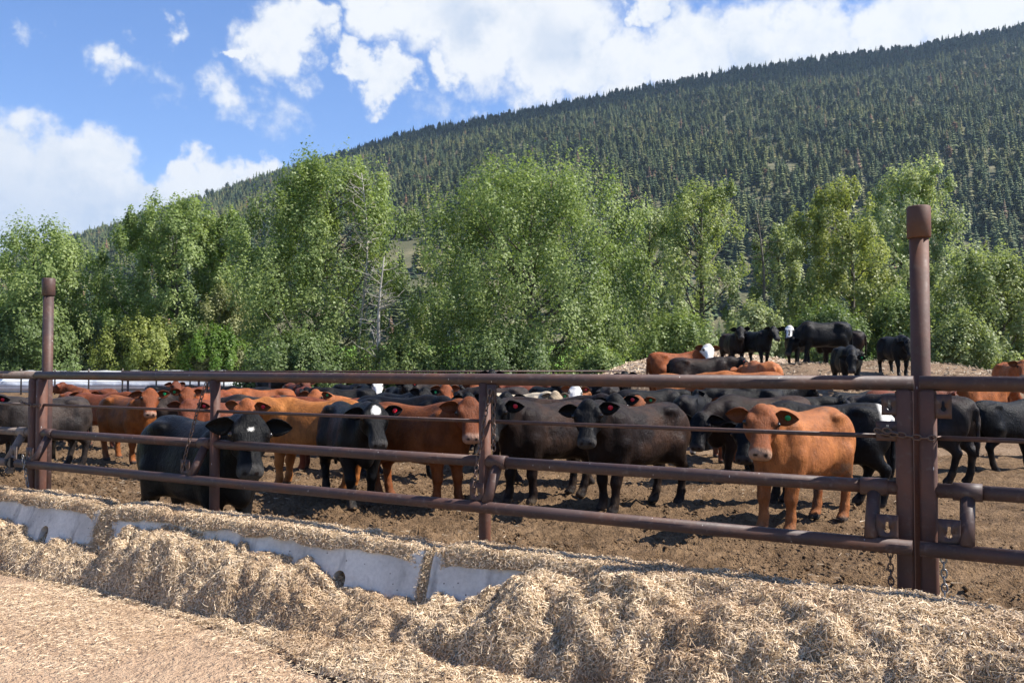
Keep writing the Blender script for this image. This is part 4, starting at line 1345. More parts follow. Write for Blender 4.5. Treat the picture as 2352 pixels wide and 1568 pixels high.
def panel(label, s0, s1, mids, mat, posts_mat, left_pad=.0, right_pad=.0, bot_ext=(0, 0), post_round=True):
    root = empty('fence_panel', tuple(sq(s0, Q_F)))
    root_m = Matrix.Translation(root.location)
    def P(o):  # children are modelled in world metres
        o.matrix_parent_inverse = root_m.inverted(); return o
    P(pipe('top_rail', sq(s0 - left_pad, Q_F, Z_TOP), sq(s1 + right_pad, Q_F, Z_TOP), .0375, root, mat))
    ends = [s0] + mids + [s1]
    for s in (s0, s1):
        P(square_post('end_post', s, Q_F, -.1, Z_TOP - .030, .040, root, posts_mat))
    for s in mids:
        P(pipe('post', sq(s, Q_F, -.1), sq(s, Q_F, Z_TOP - .025), .039, root, posts_mat, 18))
    for a, b in zip(ends[:-1], ends[1:]):
        P(pipe('thin_rod', sq(a + .03, Q_F - .005, Z_ROD), sq(b - .03, Q_F - .005, Z_ROD), .0125, root, mat, 10))
        P(pipe('middle_rail', sq(a + .02, Q_F, Z_MID), sq(b - .02, Q_F, Z_MID), .036, root, mat))
    P(pipe('bottom_rail', sq(s0 - bot_ext[0], Q_B, Z_BOT), sq(s1 + bot_ext[1], Q_B, Z_BOT), .0365, root, mat))
    def brace(s, flip):
        c = P(pipe('collar', sq(s - .065, Q_F, Z_MID), sq(s + .065, Q_F, Z_MID), .0445, root, mat))
        P(pipe('brace', sq(s, Q_F, Z_MID - .01), sq(s, Q_B + .005, Z_BOT + .02), .034, root, mat))
        P(keyhole_plate('latch_plate', s + flip * .075, Z_BOT + .085, .10, .13, root, Q_B + .012, mat))
    return root, P, brace

def build_fence():
    root, P, br = panel('', -7.745, -.470, [-5.46, -2.96], M_PIPE, M_POST, .075, .045, (.12, .045))
    tag(root, 'long maroon pipe fence panel across the middle, between the two capped pipe posts', 'fence', 'pipe fence panels')
    br(-.615, 1); br(-2.86, -1); br(-5.56, -1); br(-7.62, -1)
    P(keyhole_plate('latch_plate', -.535, 1.42, .075, .10, root, Q_F - .03))
    P(keyhole_plate('latch_plate', -.545, 1.29, .11, .10, root, Q_F - .03))
    P(keyhole_plate('latch_plate', -2.89, 1.44, .07, .12, root, Q_F - .03))
    P(keyhole_plate('latch_plate', -5.50, 1.45, .06, .09, root, Q_F - .03))
    root, P, br = panel('', -.362, 2.1, [], M_PIPE, M_POST, .035, .05, (.03, .1))
    tag(root, 'maroon pipe fence panel at the right edge, past the taller looking capped post', 'fence', 'pipe fence panels')
    br(-.19, -1)
    P(keyhole_plate('latch_plate', -.29, 1.42, .075, .12, root, Q_F - .03))
    root, P, br = panel('', -15.3, -7.865, [-12.8, -10.3], M_PIPE_OLD, M_POST, .05, .035, (.1, -.11))
    tag(root, 'weathered pipe fence panel at the left edge with a greyish top rail', 'fence', 'pipe fence panels')
    br(-8.02, 1); br(-10.2, -1)
    P(pipe('clamp', sq(-7.985, Q_B, Z_BOT), sq(-7.945, Q_B, Z_BOT), .046, root, M_HOLE))
    # tall capped pipe posts behind the panel joints
    for (s, q, lab) in ((-.405, 4.985, 'tall rusty capped pipe post rising above the fence on the right'),
                        (-7.93, 4.985, 'tall maroon capped pipe post rising above the fence on the left')):
        root = empty('pipe_post', tuple(sq(s, q)))
        b = np.array(root.location)
        mb = MB(); mb.tube([(0, 0, -.1), (0, 0, 1.2), (0, 0, 2.32)], .047, 22); me = mb.mesh('shaft', True); obj('shaft', me, M_POST if s > -1 else M_PIPE, root)
        mb = MB(); mb.tube([(0, 0, 2.285), (0, 0, 2.290), (0, 0, 2.445), (0, 0, 2.452)], [.054, .0585, .0585, .052], 22); obj('cap', mb.mesh('cap', True), M_POST if s > -1 else M_PIPE, root)
        tag(root, lab, 'post', 'tall capped pipe posts')
    # chains
    chain('rusty chain wrapped round the twin posts on the right', np.concatenate([sag(sq(-.56, 4.755, 1.30), sq(-.34, 4.755, 1.265), .012), [sq(-.31, 4.80, 1.27)]]))
    chain('short chain looped through the thin rod plate beside the right twin posts', sag(sq(-.60, 4.77, 1.30), sq(-.50, 4.77, 1.285), .02))
    chain('long chain hanging down the middle fence post, front strand', sag(sq(-2.885, 4.765, 1.47), sq(-2.935, 4.645, .86), -.03))
    chain('shorter second chain strand behind the long chain on the middle fence post', sag(sq(-2.865, 4.77, 1.46), sq(-2.86, 4.765, 1.08), .0))
    chain('long chain hanging left of the fence post near the black cow', sag(sq(-5.50, 4.765, 1.49), sq(-5.63, 4.645, .80), -.03))
    chain('chain wrapped round the twin posts on the left', sag(sq(-7.98, 4.755, 1.295), sq(-7.66, 4.755, 1.265), .02))
    chain('bright chain hanging below the bottom rail at the left twin posts', sag(sq(-7.70, 4.62, .82), sq(-7.66, 4.66, .48), .0), None, True)
    chain('chain hanging below the bottom rail left of the right twin posts', sag(sq(-.535, 4.74, .70), sq(-.53, 4.74, .46), .0))
    chain('chain hanging below the bottom rail right of the right twin posts', sag(sq(-.295, 4.74, .70), sq(-.29, 4.74, .42), .0), None, True)
build_fence()

# ---------------------------------------------------------------- far fences and the white silage bag
def build_far():
    root = empty('back_fence', (-9, 29.5, 0))
    for x in np.arange(-13.0, 3.6, 2.4):
        mb = MB(); mb.tube([(x + 9, 0, -.2), (x + 9, 0, 1.42)], .04, 8); obj('post', mb.mesh('post', True), M_PIPE, root)
    for z in (1.42, 1.12, .82, .5):
        mb = MB(); mb.tube([(-4.2, -.05, z), (4.5, -.05, z + .01), (12.8, -.05, z + .02)], .03 if z > 1.4 else .02, 8); obj('rail', mb.mesh('rail', True), M_PIPE, root)
    tag(root, 'brown pipe rail fence across the back of the pen', 'fence')
    root = empty('wire_fence', (-30, 49, 0))
    for x in np.arange(-39, -12, 1.9):
        mb = MB(); mb.tube([(x + 30, 0, -.3), (x + 30, 0, 1.45)], .045, 7); obj('post', mb.mesh('post', True), M_BARK, root)
    for z in np.linspace(.3, 1.35, 6):
        mb = MB(); mb.tube([(-9.5, -.05, z), (4, -.05, z - .02), (18, -.05, z)], .012, 5); obj('wire', mb.mesh('wire'), M_CHAIN, root)
    tag(root, 'dark post and wire fence in front of the white bag on the far left', 'fence')
    # long white silage bag
    x = np.linspace(-44, -16.5, 120); a = np.linspace(0, 2 * np.pi, 26, endpoint=False)
    Xg, A = np.meshgrid(x, a, indexing='ij')
    p3 = np.stack([Xg * .9, np.cos(A) * 2, np.sin(A) * 2], -1).reshape(-1, 3)
    w = fbm(p3, 3).reshape(Xg.shape)
    end = np.sqrt(np.clip(1 - np.clip((np.abs(Xg + 30.25) - 12.2) / 1.6, 0, 1) ** 2, .0, 1))
    R = (1 + .09 * w) * (.04 + .96 * end)
    P = np.stack([Xg, 54 + 1.15 * np.cos(A) * R, .55 + .78 * np.sin(A) * R - .1 * np.abs(np.cos(A))], -1)
    n, m = Xg.shape
    i = np.arange(n - 1)[:, None] * m; j = np.arange(m)[None, :]; j2 = (j + 1) % m
    F = np.stack([i + j, i + j2, i + m + j2, i + m + j], -1).reshape(-1, 4)
    mt, nt, b = new_mat('white_plastic')
    nn = noise(nt, 2.2, 4, .6, geopos(nt))
    nt.links.new(ramp(nt, nn, [(.3, (.62, .66, .70)), (.6, (.80, .82, .84))]), b.inputs['Base Color']); b.inputs['Roughness'].default_value = .4
    bump(nt, b, nn, .3, .1)
    tag(obj('silage_bag', mesh_np('silage_bag', P.reshape(-1, 3), F, True), mt), 'long low white plastic silage bag lying beyond the left of the pen', 'silage bag')
    # heap of old feed by the far fence
    X, Y = np.meshgrid(np.linspace(-1, 1, 30), np.linspace(-1, 1, 30), indexing='ij')
    p3 = np.stack([X * 4, Y * 4, 0 * X], -1).reshape(-1, 3)
    Z = .95 * np.clip(1 - X ** 2 - Y ** 2, -.2, 1) ** 1.0 * (1 + .5 * fbm(p3, 3).reshape(X.shape))
    tag(obj('feed_heap', grid_mesh('feed_heap', np.stack([X * 1.1, Y * 1.1, np.where(np.isnan(Z), 0, Z)], -1)), M_CHIPS, None, (-10.6, 40.5, -.02)), 'small brown heap of old feed beside the black cows at the far left', 'feed heap')
build_far()
# ---------------------------------------------------------------- concrete barriers
def concrete_material():
    m, nt, b = new_mat('concrete')
    p = geopos(nt)
    n1 = noise(nt, 2.6, 5, .6, p); n2 = noise(nt, 40, 4, .65, p)
    mp = nt.nodes.new('ShaderNodeMapping'); mp.inputs['Scale'].default_value = (6, 6, .7); mp.inputs['Rotation'].default_value = (.3, .25, 0); nt.links.new(p, mp.inputs[0])
    n3 = noise(nt, 1.6, 3, .6, mp.outputs[0])
    c = ramp(nt, n1, [(.30, (.43, .40, .355)), (.52, (.58, .545, .49)), (.70, (.68, .645, .58))])
    c = mixc(nt, math_n(nt, 'MULTIPLY', math_n(nt, 'SUBTRACT', n3, .54, True), 3.4, True), c, (.17, .16, .155))
    c = mixc(nt, .35, c, ramp(nt, n2, [(.3, (.55, .55, .55)), (.6, (1, 1, 1))]), 'MULTIPLY')
    v = nt.nodes.new('ShaderNodeTexVoronoi'); v.inputs['Scale'].default_value = 17; nt.links.new(p, v.inputs['Vector'])
    c = mixc(nt, ramp(nt, v.outputs['Distance'], [(.06, (1, 1, 1)), (.10, (0, 0, 0))]), c, (.10, .09, .08))
    nt.links.new(c, b.inputs['Base Color']); b.inputs['Roughness'].default_value = .85
    b.inputs['Specular IOR Level'].default_value = .25
    bump(nt, b, math_n(nt, 'ADD', n2, n1), .35, .008)
    return m
M_CONC = concrete_material()
Q_BAR = 4.45
def barrier_mesh(L):
    prof = [(-.30, -.05), (-.295, .07), (-.215, .20), (-.118, .47), (-.095, .50), (.095, .50), (.118, .47), (.215, .20), (.295, .07), (.30, -.05)]
    bm_v, F = [], []
    xs = [-L / 2, -L / 2 + .02, L / 2 - .02, L / 2]
    for k, x in enumerate(xs):
        sc = .90 if k in (0, 3) else 1.0
        bm_v += [(x, y * sc, z - (.015 if (k in (0, 3) and z > .4) else 0)) for y, z in prof]
    n = len(prof)
    for k in range(3):
        for j in range(n):
            j2 = (j + 1) % n
            F.append((k * n + j, k * n + j2, (k + 1) * n + j2, (k + 1) * n + j)[::-1])
    me = bpy.data.meshes.new('barrier')
    me.from_pydata(bm_v, [], F + [tuple(range(n)), tuple(range(3 * n, 4 * n))[::-1]])
    me.update()
    import bmesh
    bm = bmesh.new(); bm.from_mesh(me); bmesh.ops.recalc_face_normals(bm, faces=bm.faces); bm.to_mesh(me); bm.free()
    base = bpy.data.objects.new('tmp', me); COL.objects.link(base)
    cuts = []
    for x in (-L / 2 + .62, L / 2 - .62):
        a = np.linspace(0, np.pi, 11)
        ring = [(x + .052, -.1)] + [(x + .052 * math.cos(t), .275 + .052 * math.sin(t)) for t in a] + [(x - .052, -.1)]
        mm = len(ring)
        V = [(rx, -.6, rz) for rx, rz in ring] + [(rx, .6, rz) for rx, rz in ring]
        Fc = [tuple(range(mm)), tuple(range(mm, 2 * mm))[::-1]] + [(k, mm + k, mm + (k + 1) % mm, (k + 1) % mm) for k in range(mm)]
        cm = bpy.data.meshes.new('cut'); cm.from_pydata(V, [], Fc); cm.update()
        bm = bmesh.new(); bm.from_mesh(cm); bmesh.ops.recalc_face_normals(bm, faces=bm.faces); bm.to_mesh(cm); bm.free()
        co = bpy.data.objects.new('cut', cm); COL.objects.link(co); cuts.append(co)
        md = base.modifiers.new('b', 'BOOLEAN'); md.object = co; md.operation = 'DIFFERENCE'; md.solver = 'EXACT'
    dg = bpy.context.evaluated_depsgraph_get(); dg.update()
    out = bpy.data.meshes.new_from_object(base.evaluated_get(dg))
    for o in cuts + [base]: bpy.data.objects.remove(o)
    out.name = 'barrier'
    return out
BAR = barrier_mesh(3.05); BAR.materials.clear(); BAR.materials.append(M_CONC)
for _k, (_s, _lab) in enumerate(((-7.70, 'concrete barrier at the left end of the row, streaked with dark stains'), (-4.605, 'concrete barrier in the middle of the row under a thick hay ridge'),
                                 (-1.515, 'concrete barrier right of the open joint, half buried in hay'), (1.575, 'concrete barrier at the right end, fully buried in hay'), (-10.79, 'concrete barrier running out of the left edge'))):
    if _k == 3 or _k == 4: continue
    _o = obj('concrete_barrier', BAR, None, None, tuple(sq(_s, Q_BAR, 0))); _o.rotation_euler = (0, 0, FANG)
    tag(_o, _lab, 'barrier', 'concrete barriers along the fence')
_o = obj('concrete_barrier', BAR, None, None, tuple(sq(-10.79, Q_BAR, 0))); _o.rotation_euler = (0, 0, FANG)
tag(_o, 'concrete barrier running out of the picture at the far left', 'barrier', 'concrete barriers along the fence')
_o = obj('concrete_barrier', BAR, None, None, tuple(sq(1.575, Q_BAR, 0))); _o.rotation_euler = (0, 0, FANG)
tag(_o, 'concrete barrier at the right end, buried under the hay', 'barrier', 'concrete barriers along the fence')

# ---------------------------------------------------------------- hay
def straw_material():
    m, nt, b = new_mat('straw')
    c = attr_col(nt)
    nt.links.new(c, b.inputs['Base Color'])
    b.inputs['Roughness'].default_value = .6; b.inputs['Specular IOR Level'].default_value = .35
    tr = nt.nodes.new('ShaderNodeBsdfTranslucent'); nt.links.new(c, tr.inputs['Color'])
    mx = nt.nodes.new('ShaderNodeMixShader'); mx.inputs[0].default_value = .22
    nt.links.new(b.outputs[0], mx.inputs[1]); nt.links.new(tr.outputs[0], mx.inputs[2])
    nt.links.new(mx.outputs[0], nt.nodes['Material Output'].inputs['Surface'])
    return m
M_STRAW = straw_material()
def hay_material():
    m, nt, b = new_mat('hay')
    p = geopos(nt)
    n1 = noise(nt, 3, 4, .6, p); n2 = noise(nt, 70, 4, .7, p)
    f = math_n(nt, 'ADD', math_n(nt, 'MULTIPLY', n1, .4), math_n(nt, 'MULTIPLY', n2, .6))
    nt.links.new(ramp(nt, f, [(.35, (.24, .155, .085)), (.52, (.46, .33, .20)), (.68, (.66, .51, .34))]), b.inputs['Base Color'])
    b.inputs['Roughness'].default_value = .9; b.inputs['Specular IOR Level'].default_value = .15
    bump(nt, b, n2, 1.0, .03)
    return m
M_HAY = hay_material()

def straw(name, P, N, parent, n, lmin, lmax, wid, tilt, r, kind_label=None, curl=.15, bright=1.0, two=False):
    """n strands lying on points P with normals N"""
    idx = r.integers(0, len(P), n)
    c = P[idx]; nn = N[idx]
    a = r.normal(size=(n, 3)); a -= nn * (a * nn).sum(1)[:, None]; a /= np.linalg.norm(a, axis=1)[:, None]
    a = a + nn * (np.abs(r.normal(size=(n, 1))) * tilt); a /= np.linalg.norm(a, axis=1)[:, None]
    b = np.cross(a, nn + r.normal(size=(n, 3)) * .6); b /= np.linalg.norm(b, axis=1)[:, None] + 1e-9
    L = (lmin + (lmax - lmin) * r.beta(1.3, 3.2, n))[:, None]
    w = (wid * r.uniform(.5, 1.3, n))[:, None]
    up = nn * (r.uniform(-.25, 1.0, n)[:, None] * curl) * L
    c = c + nn * r.uniform(.0, .012, (n, 1))
    m = c + up
    p0, p1 = c - a * L * .5, c + a * L * .5
    if two:
        V = np.stack([p0 - b * w, p0 + b * w, m + b * w, m - b * w, p1 + b * w * .7, p1 - b * w * .7], 1).reshape(-1, 3)
        k = np.arange(n)[:, None] * 6
        F = np.concatenate([k + np.array([0, 1, 2, 3]), k + np.array([3, 2, 4, 5])])
    else:
        V = np.stack([p0 - b * w + up * .5, p0 + b * w, p1 + b * w + up * .5, p1 - b * w * .7], 1).reshape(-1, 3)
        F = np.arange(4 * n).reshape(-1, 4)
    t = r.beta(2.4, 1.5, n)[:, None]
    col = (np.array([.34, .225, .125]) * (1 - t) + np.array([.88, .71, .50]) * t) * bright
    pat = smooth01((fbm(c * 1.7 + 3, 3) + .05) * 2.2)[:, None]
    col = col * (1 - .30 * pat * np.array([.8, 1.0, 1.15]))
    gr = r.uniform(0, 1, n)[:, None] < .12
    col = np.where(gr, col * np.array([.62, .58, .5]), col)
    me = mesh_np(name, V, F, False, {'Col': ('POINT', np.repeat(col, 6 if two else 4, 0))})
    o = obj(name, me, M_STRAW, parent); o['kind'] = 'stuff'
    return o

def surf_samples(Pg, r, n, focus=None):
    """random points with normals on a grid surface"""
    A = Pg[:-1, :-1]; B = Pg[1:, :-1]; C = Pg[:-1, 1:]
    N = np.cross(B - A, C - A); ar = np.linalg.norm(N, axis=-1)
    N = N / (ar[..., None] + 1e-12)
    N = np.where(N[..., 2:] < 0, -N, N)
    w = ar.ravel().copy()
    if focus is not None: w *= focus(A.reshape(-1, 3))
    i = r.choice(len(w), n, p=w / w.sum())
    u, v = r.uniform(0, 1, (2, n, 1))
    a = A.reshape(-1, 3)[i]
    return a + (B.reshape(-1, 3)[i] - a) * u + (C.reshape(-1, 3)[i] - a) * v, N.reshape(-1, 3)[i]

CONTACT = [(-420, 1100), (-60, 1150), (0, 1170), (60, 1203), (130, 1222), (200, 1242), (245, 1252), (262, 1258), (282, 1222), (300, 1208), (380, 1198), (460, 1212), (520, 1242), (600, 1257), (700, 1270), (750, 1294), (790, 1342),
           (830, 1344), (880, 1344), (920, 1360), (1000, 1380), (1015, 1358), (1080, 1366), (1120, 1350), (1190, 1314), (1250, 1292), (1290, 1322), (1340, 1322), (1400, 1296), (1500, 1310), (1590, 1352), (1650, 1356), (1720, 1332), (1850, 1336), (2000, 1345), (2200, 1372), (2400, 1400), (2700, 1440)]
_cs, _cz = np.array([px2sz(x, y, 4.29) for x, y in CONTACT]).T
def build_hay():
    r = np.random.default_rng(77)
    # the pile against the front of the barriers
    s = np.concatenate([np.linspace(-11.5, -8.2, 50)[:-1], np.linspace(-8.2, 1.6, 520), np.linspace(1.6, 4, 40)[1:]])
    v = np.linspace(0, 1, 110)
    S, Vv = np.meshgrid(s, v, indexing='ij')
    p3 = np.stack([S, Vv * 0, Vv * 0], -1).reshape(-1, 3)
    zc = np.clip(np.interp(S, _cs, _cz), .06, .55)
    zc = zc + .02 * fbm(p3 * 3.1, 3).reshape(S.shape)
    qt = np.interp(S, [-11, -8, -6.5, -5.5, -4.6, -3.9, -3.3, -2.6, -1.8, -1.0, 0, 3], [4.0, 3.97, 3.95, 3.95, 3.88, 3.74, 3.56, 3.42, 3.22, 3.02, 2.82, 2.7]) + .07 * fbm(p3 * 1.7 + 9, 3).reshape(S.shape)
    q0 = 4.40
    Q = q0 + (qt - q0) * Vv
    # steep upper face, bulging middle
    qm = np.interp(S, [-11, -6.5, -4.6, -3.5, -2.4, -1.2, 0, 3], [3.97, 3.96, 3.93, 3.84, 3.74, 3.66, 3.60, 3.55]) + .06 * fbm(p3 * 2.1 + 33, 3).reshape(S.shape)
    qm = np.maximum(qm, qt + .03)
    um = np.clip((q0 - Q) / (q0 - qm), 0, 1.4)
    main = np.clip(1 - um ** 3.6, 0, 1) * (1 - .10 * um)
    lowz = np.clip((qm - qt) / .5, 0, 1) * .15 * np.clip(1 - ((Vv - .55) / .5) ** 4, 0, 1)
    g = np.maximum(main, lowz / np.maximum(zc, .1))
    pp = np.stack([S, Q, 0 * S], -1).reshape(-1, 3)
    lump = np.abs(fbm(pp * np.array([2.6, 3.4, 1]), 4)).reshape(S.shape)
    clod = fbm(pp * np.array([7.5, 8.5, 1]) + 30, 3).reshape(S.shape)
    ridge = 1 - np.abs(fbm(pp * np.array([1.6, 2.4, 1]) + 60, 3)).reshape(S.shape) * 2.2
    Z = zc * g * (1 + .13 * (ridge - .75) * smooth01(um / .4)) + (.15 * lump - .05 + .065 * clod) * smooth01(Vv / .22) * (1 - Vv ** 5) * (.35 + .65 * smooth01((zc - .1) / .3))
    cap = zc + .012 + .17 * (4.40 - Q) + .02 * clod
    over = Z - cap
    Z = np.where(over > -.03, cap - .03 * np.exp(-np.clip(over + .03, 0, 1) / .03), Z)
    Z = np.maximum(Z, -.03 + 0 * Z) - .02 * (Vv > .985)
    Q = Q - .05 * clod * smooth01(Vv / .2) * (1 - Vv)
    P = sqa(S, Q, Z)
    pile = obj('hay_pile', grid_mesh('hay_pile', P), M_HAY)
    tag(pile, 'loose pile of chopped hay heaped against the front of the concrete barriers', 'hay', None, 'stuff')
    vis = lambda p: np.clip(2.2 - np.hypot(p[:, 0], p[:, 1]) / 6, .35, 2) * ((p[:, 1] > 2.6) & (p[:, 0] / np.maximum(p[:, 1], .1) > -.75) & (p[:, 0] / np.maximum(p[:, 1], .1) < .75))
    ps, ns = surf_samples(P, r, 150000, vis)
    straw('loose_straw', ps, ns, pile, 150000, .012, .056, .0021, .30, r)
    straw('long_straw', ps, ns, pile, 3500, .05, .14, .0017, .45, r, curl=.3, two=True)
    # ridge of hay lying along the barrier tops
    s = np.linspace(-9.6, 2.4, 760); v = np.linspace(-1, 1, 34)
    S, Vv = np.meshgrid(s, v, indexing='ij')
    p3 = np.stack([S, 0 * S, 0 * S], -1).reshape(-1, 3)
    hw = .138 + .022 * fbm(p3 * 2.3, 3).reshape(S.shape)
    th = .046 + .032 * fbm(p3 * 1.6 + 5, 4).reshape(S.shape)
    joint = sum(np.exp(-((S - j) / .10) ** 2) for j in (-6.15, -3.06, .03))
    drape = .035 + .045 * fbm(p3 * 3.3 + 21, 3).reshape(S.shape)
    pp = np.stack([S * 6, Vv * 1.3, 0 * S], -1).reshape(-1, 3)
    lum = fbm(pp, 4).reshape(S.shape)
    Q = Q_BAR + hw * np.sign(Vv) * np.abs(Vv) ** .8 + .012 * lum
    top = .50 + th * np.sqrt(np.clip(1 - np.abs(Vv) ** 2.6, 0, 1)) + .022 * lum
    Z = top - drape * smooth01((np.abs(Vv) - .70) / .30) - .10 * joint * smooth01((np.abs(Vv) - .5) / .5) - .03 * joint
    P = sqa(S, Q, Z)
    rid = obj('hay_ridge', grid_mesh('hay_ridge', P), M_HAY)
    tag(rid, 'ridge of chopped hay lying along the tops of the concrete barriers', 'hay', None, 'stuff')
    ps, ns = surf_samples(P, r, 60000, lambda p: 1 + 0 * p[:, 0])
    straw('loose_straw', ps, ns, rid, 52000, .012, .05, .0021, .34, r, bright=1.06)
    # hay fallen into the two open joints
    for j, nm in ((-6.15, 'hay spilling down through the barrier joint on the left'), (-3.06, 'hay caught in the narrow joint between the middle barriers')):
        u = np.linspace(-1, 1, 26); t = np.linspace(0, 1, 40)
        U, T = np.meshgrid(u, t, indexing='ij')
        wj = .17 if j < -5 else .045
        pq = np.stack([U * 2, T * 5, 0 * U + j], -1).reshape(-1, 3)
        Z = .54 * (1 - T) - .02 + .05 * fbm(pq, 3).reshape(U.shape)
        Q = Q_BAR - .06 - .20 * T - .05 * (1 - U ** 2) + .03 * fbm(pq * 2, 2).reshape(U.shape)
        P = sqa(j + .09 * (j < -5) + wj * U * (1 + .3 * T), Q, Z)
        o = obj('hay_spill', grid_mesh('hay_spill', P), M_HAY); tag(o, nm, 'hay', None, 'stuff')
        ps, ns = surf_samples(P, r, 4000)
        straw('loose_straw', ps, ns - FN * .8, o, 3200 if j < -5 else 900, .014, .06, .0016, .5, r)
    # scattered straw over the alley
    n = 60000
    S = r.uniform(-9.5, 1.0, n); Q = 3.98 - np.abs(r.normal(size=n)) * .75
    P = sqa(S, Q, np.full(n, .004)); ok = (P[:, 1] > 2.8) & (np.abs(P[:, 0] / P[:, 1]) < .7)
    P = P[ok]; P[:, 2] += .014 * np.abs(fbm(P * 5, 3)) + .012 * fbm(P * .8, 3)
    cl = fbm(P * 1.4, 3) > -.12 + .25 * np.clip((3.6 - (P @ FN)) / 1.5, 0, 1) - .2
    P = P[cl]
    N = np.tile([0, 0, 1.0], (len(P), 1))
    o = straw('scattered_straw', P, N, None, len(P), .012, .06, .0016, .12, r, curl=.08, bright=1.05)
    tag(o, 'scattered straw bits lying over the dirt of the feed alley', 'straw', None, 'stuff')
build_hay()
# ---------------------------------------------------------------- the herd
# (label, px, Y, yaw, coat, pose, extras)   px = picture column of the body centre, Y = distance in metres
def aim_head(x, y, yaw, off=0.0, limit=100):
    """head yaw, relative to the body, that looks at the camera"""
    want = math.degrees(math.atan2(-y, -x)) + off
    rel = (want - yaw + 180) % 360 - 180
    return max(-limit, min(limit, rel))
HERD = []
def cow(label, x, Y, yaw, coat, look=None, neck=14, pitch=48, face=None, extra=None, tagc=None, ts=1, legs=(0, 0, 0, 0), scale=1.0, vox=.026, hero=False, girth=1.0, tail=0.0, tag2=None, ground=None, world_x=False):
    """x in metres when world_x, else a column of the 2560 px photograph"""
    X = x if world_x else (x - 1280) / 2177.0 * Y
    n = len(HERD)
    if isinstance(look, str):      # 'cam' with an offset in degrees, e.g. 'cam+10'
        off = float(look[3:] or 0)
        hy = aim_head(X, Y, yaw, off)
    else:
        hy = look or 0
    kw = dict(vox=vox, neck=neck, nyaw=round(hy * .52, 1), hyaw=round(hy, 1), hpitch=pitch, legs=tuple(legs), girth=girth, tail=tail, hroll=((n * 37) % 13) - 6)
    if isinstance(look, str) and neck > -5: kw['neck'] = neck + (7 if Y < 13 else 14)
    if 13 < Y < 27.5 and X < 8 and scale == 1.0 and stand_h(X, Y) < .25: scale = (.90, .94, .92, .95)[n % 4]
    if not hero: kw = {k: (v if k not in ('hyaw', 'nyaw') else round(v / 4) * 4.0) for k, v in kw.items()}
    z = stand_h(X, Y) - .012 if ground is None else ground
    o = cow_object('c', kw, coat, face, extra, n, tagc, ts, scale, (X, Y, z), math.radians(yaw), hero, tag2)
    tag(o, label, 'cow', 'cattle in the pen')
    HERD.append(o)
    return o
W = dict(world_x=True)
V1, V2, V3 = .0205, .034, .046
L1, L2, L3, L4 = (.06, -.05, -.06, .05), (-.08, .06, .07, -.05), (.10, -.08, -.10, .08), (0, .05, -.04, 0)
# near animals
cow('bright red cow facing the camera with a green tag in one ear', 2.93, 8.88, -138, 'orange', 'cam', 12, 50, tagc='green', legs=L4, vox=V1, hero=True, **W)
cow('brown black cow standing alone in the middle, rump to the right', 1.41, 10.03, -140, 'bbrown', 'cam-4', 12, 50, tagc='red', legs=L1, vox=V1, hero=True, girth=1.03, **W)
cow('dark brown cow right of the middle fence post, head by the chain', .41, 10.6, -137, 'bbrown', 'cam-16', 12, 50, tagc='red', legs=L2, vox=V1, hero=True, **W)
cow('red cow facing the camera just left of the middle fence post', -1.1, 10.45, -35, 'red', 'cam+4', 15, 50, tagc='red', legs=L1, vox=V1, hero=True, **W)
cow('black cow with a white forehead patch and red tag', -1.93, 10.5, -64, 'black', 'cam+12', 8, 50, face='spot', tagc='red', legs=L2, vox=V1, hero=True, **W)
cow('orange red cow side on, its head behind the near black cow', -2.68, 11.7, 158, 'orange', 'cam', 4, 50, tagc='red', legs=L4, vox=V1, hero=True, **W)
cow('nearest black cow with a small white star, right against the fence', -2.70, 7.62, -40, 'black', 'cam', 13, 50, face='star', legs=L4, vox=V1, hero=True, scale=1.0, girth=1.05, **W)
cow('black cow with a white tail head, standing behind the bright red cow', 3.62, 10.3, 170, 'black', 'cam-8', -10, 55, extra='white_rear', legs=L3, vox=V1, hero=True, **W)
cow('black cow with its head lowered, left of the bright red cow', 3.45, 12.3, 186, 'bbrown', 'cam-14', -14, 58, legs=L1, vox=.026, hero=True, **W)
cow('greyish black cow with pale belly patch seen just right of the twin posts', 5.78, 12.4, 128, 'grey', 20, 5, 50, extra='white_belly', legs=L2, vox=.026, **W)
cow('black cow at the right edge with its legs in full view', 7.75, 13.6, 18, 'black', -25, -4, 52, legs=L3, vox=.026, **W)
cow('black cow at the far left edge with a red tag, head to the camera', -7.3, 13.5, -128, 'grey', 'cam-20', 8, 48, tagc='red', legs=L1, vox=.026, **W)
cow('red cow whose face shows just above the nearest black cow', -4.45, 13.5, -122, 'dkred', 'cam-2', 4, 52, tagc='red', legs=L4, vox=.026, hero=True, **W)
cow('red cow with a green tag, rump to the left twin posts', -6.5, 14.8, -38, 'red', 'cam+2', 14, 50, tagc='green', legs=L1, vox=.026, hero=True, **W)
# second rank
cow('red brown cow behind the left fence bay, body to the right', -8.2, 17.4, -22, 'dkred', 15, 15, 40, legs=L2, vox=V2, scale=.91, **W)
cow('red cow turning its face right in the left fence bay', -9.25, 18.4, -52, 'red', 'cam+22', 6, 46, legs=L1, vox=V2, hero=True, scale=.91, **W)
cow('black cow half hidden behind the left twin posts', -8.3, 15.5, 118, 'black', 20, 10, vox=V2, legs=L4, **W)
cow('red cow peering between two red cows left of the second fence post', -5.9, 16.9, -108, 'red', 'cam+6', 10, 46, tagc='green', ts=-1, vox=V2, **W)
cow('dark red cow lifting its head at the far left', -10.2, 21.2, 165, 'dkred', 20, 30, 12, vox=V2, scale=.91, **W)
cow('greyish black cow showing only its back in the left bay', -7.4, 19.6, 12, 'grey', -20, -10, vox=V3, scale=.91, **W)
cow('black cow far back left of the second fence post', -9.9, 25.2, 2, 'black', -15, 10, vox=V3, **W)
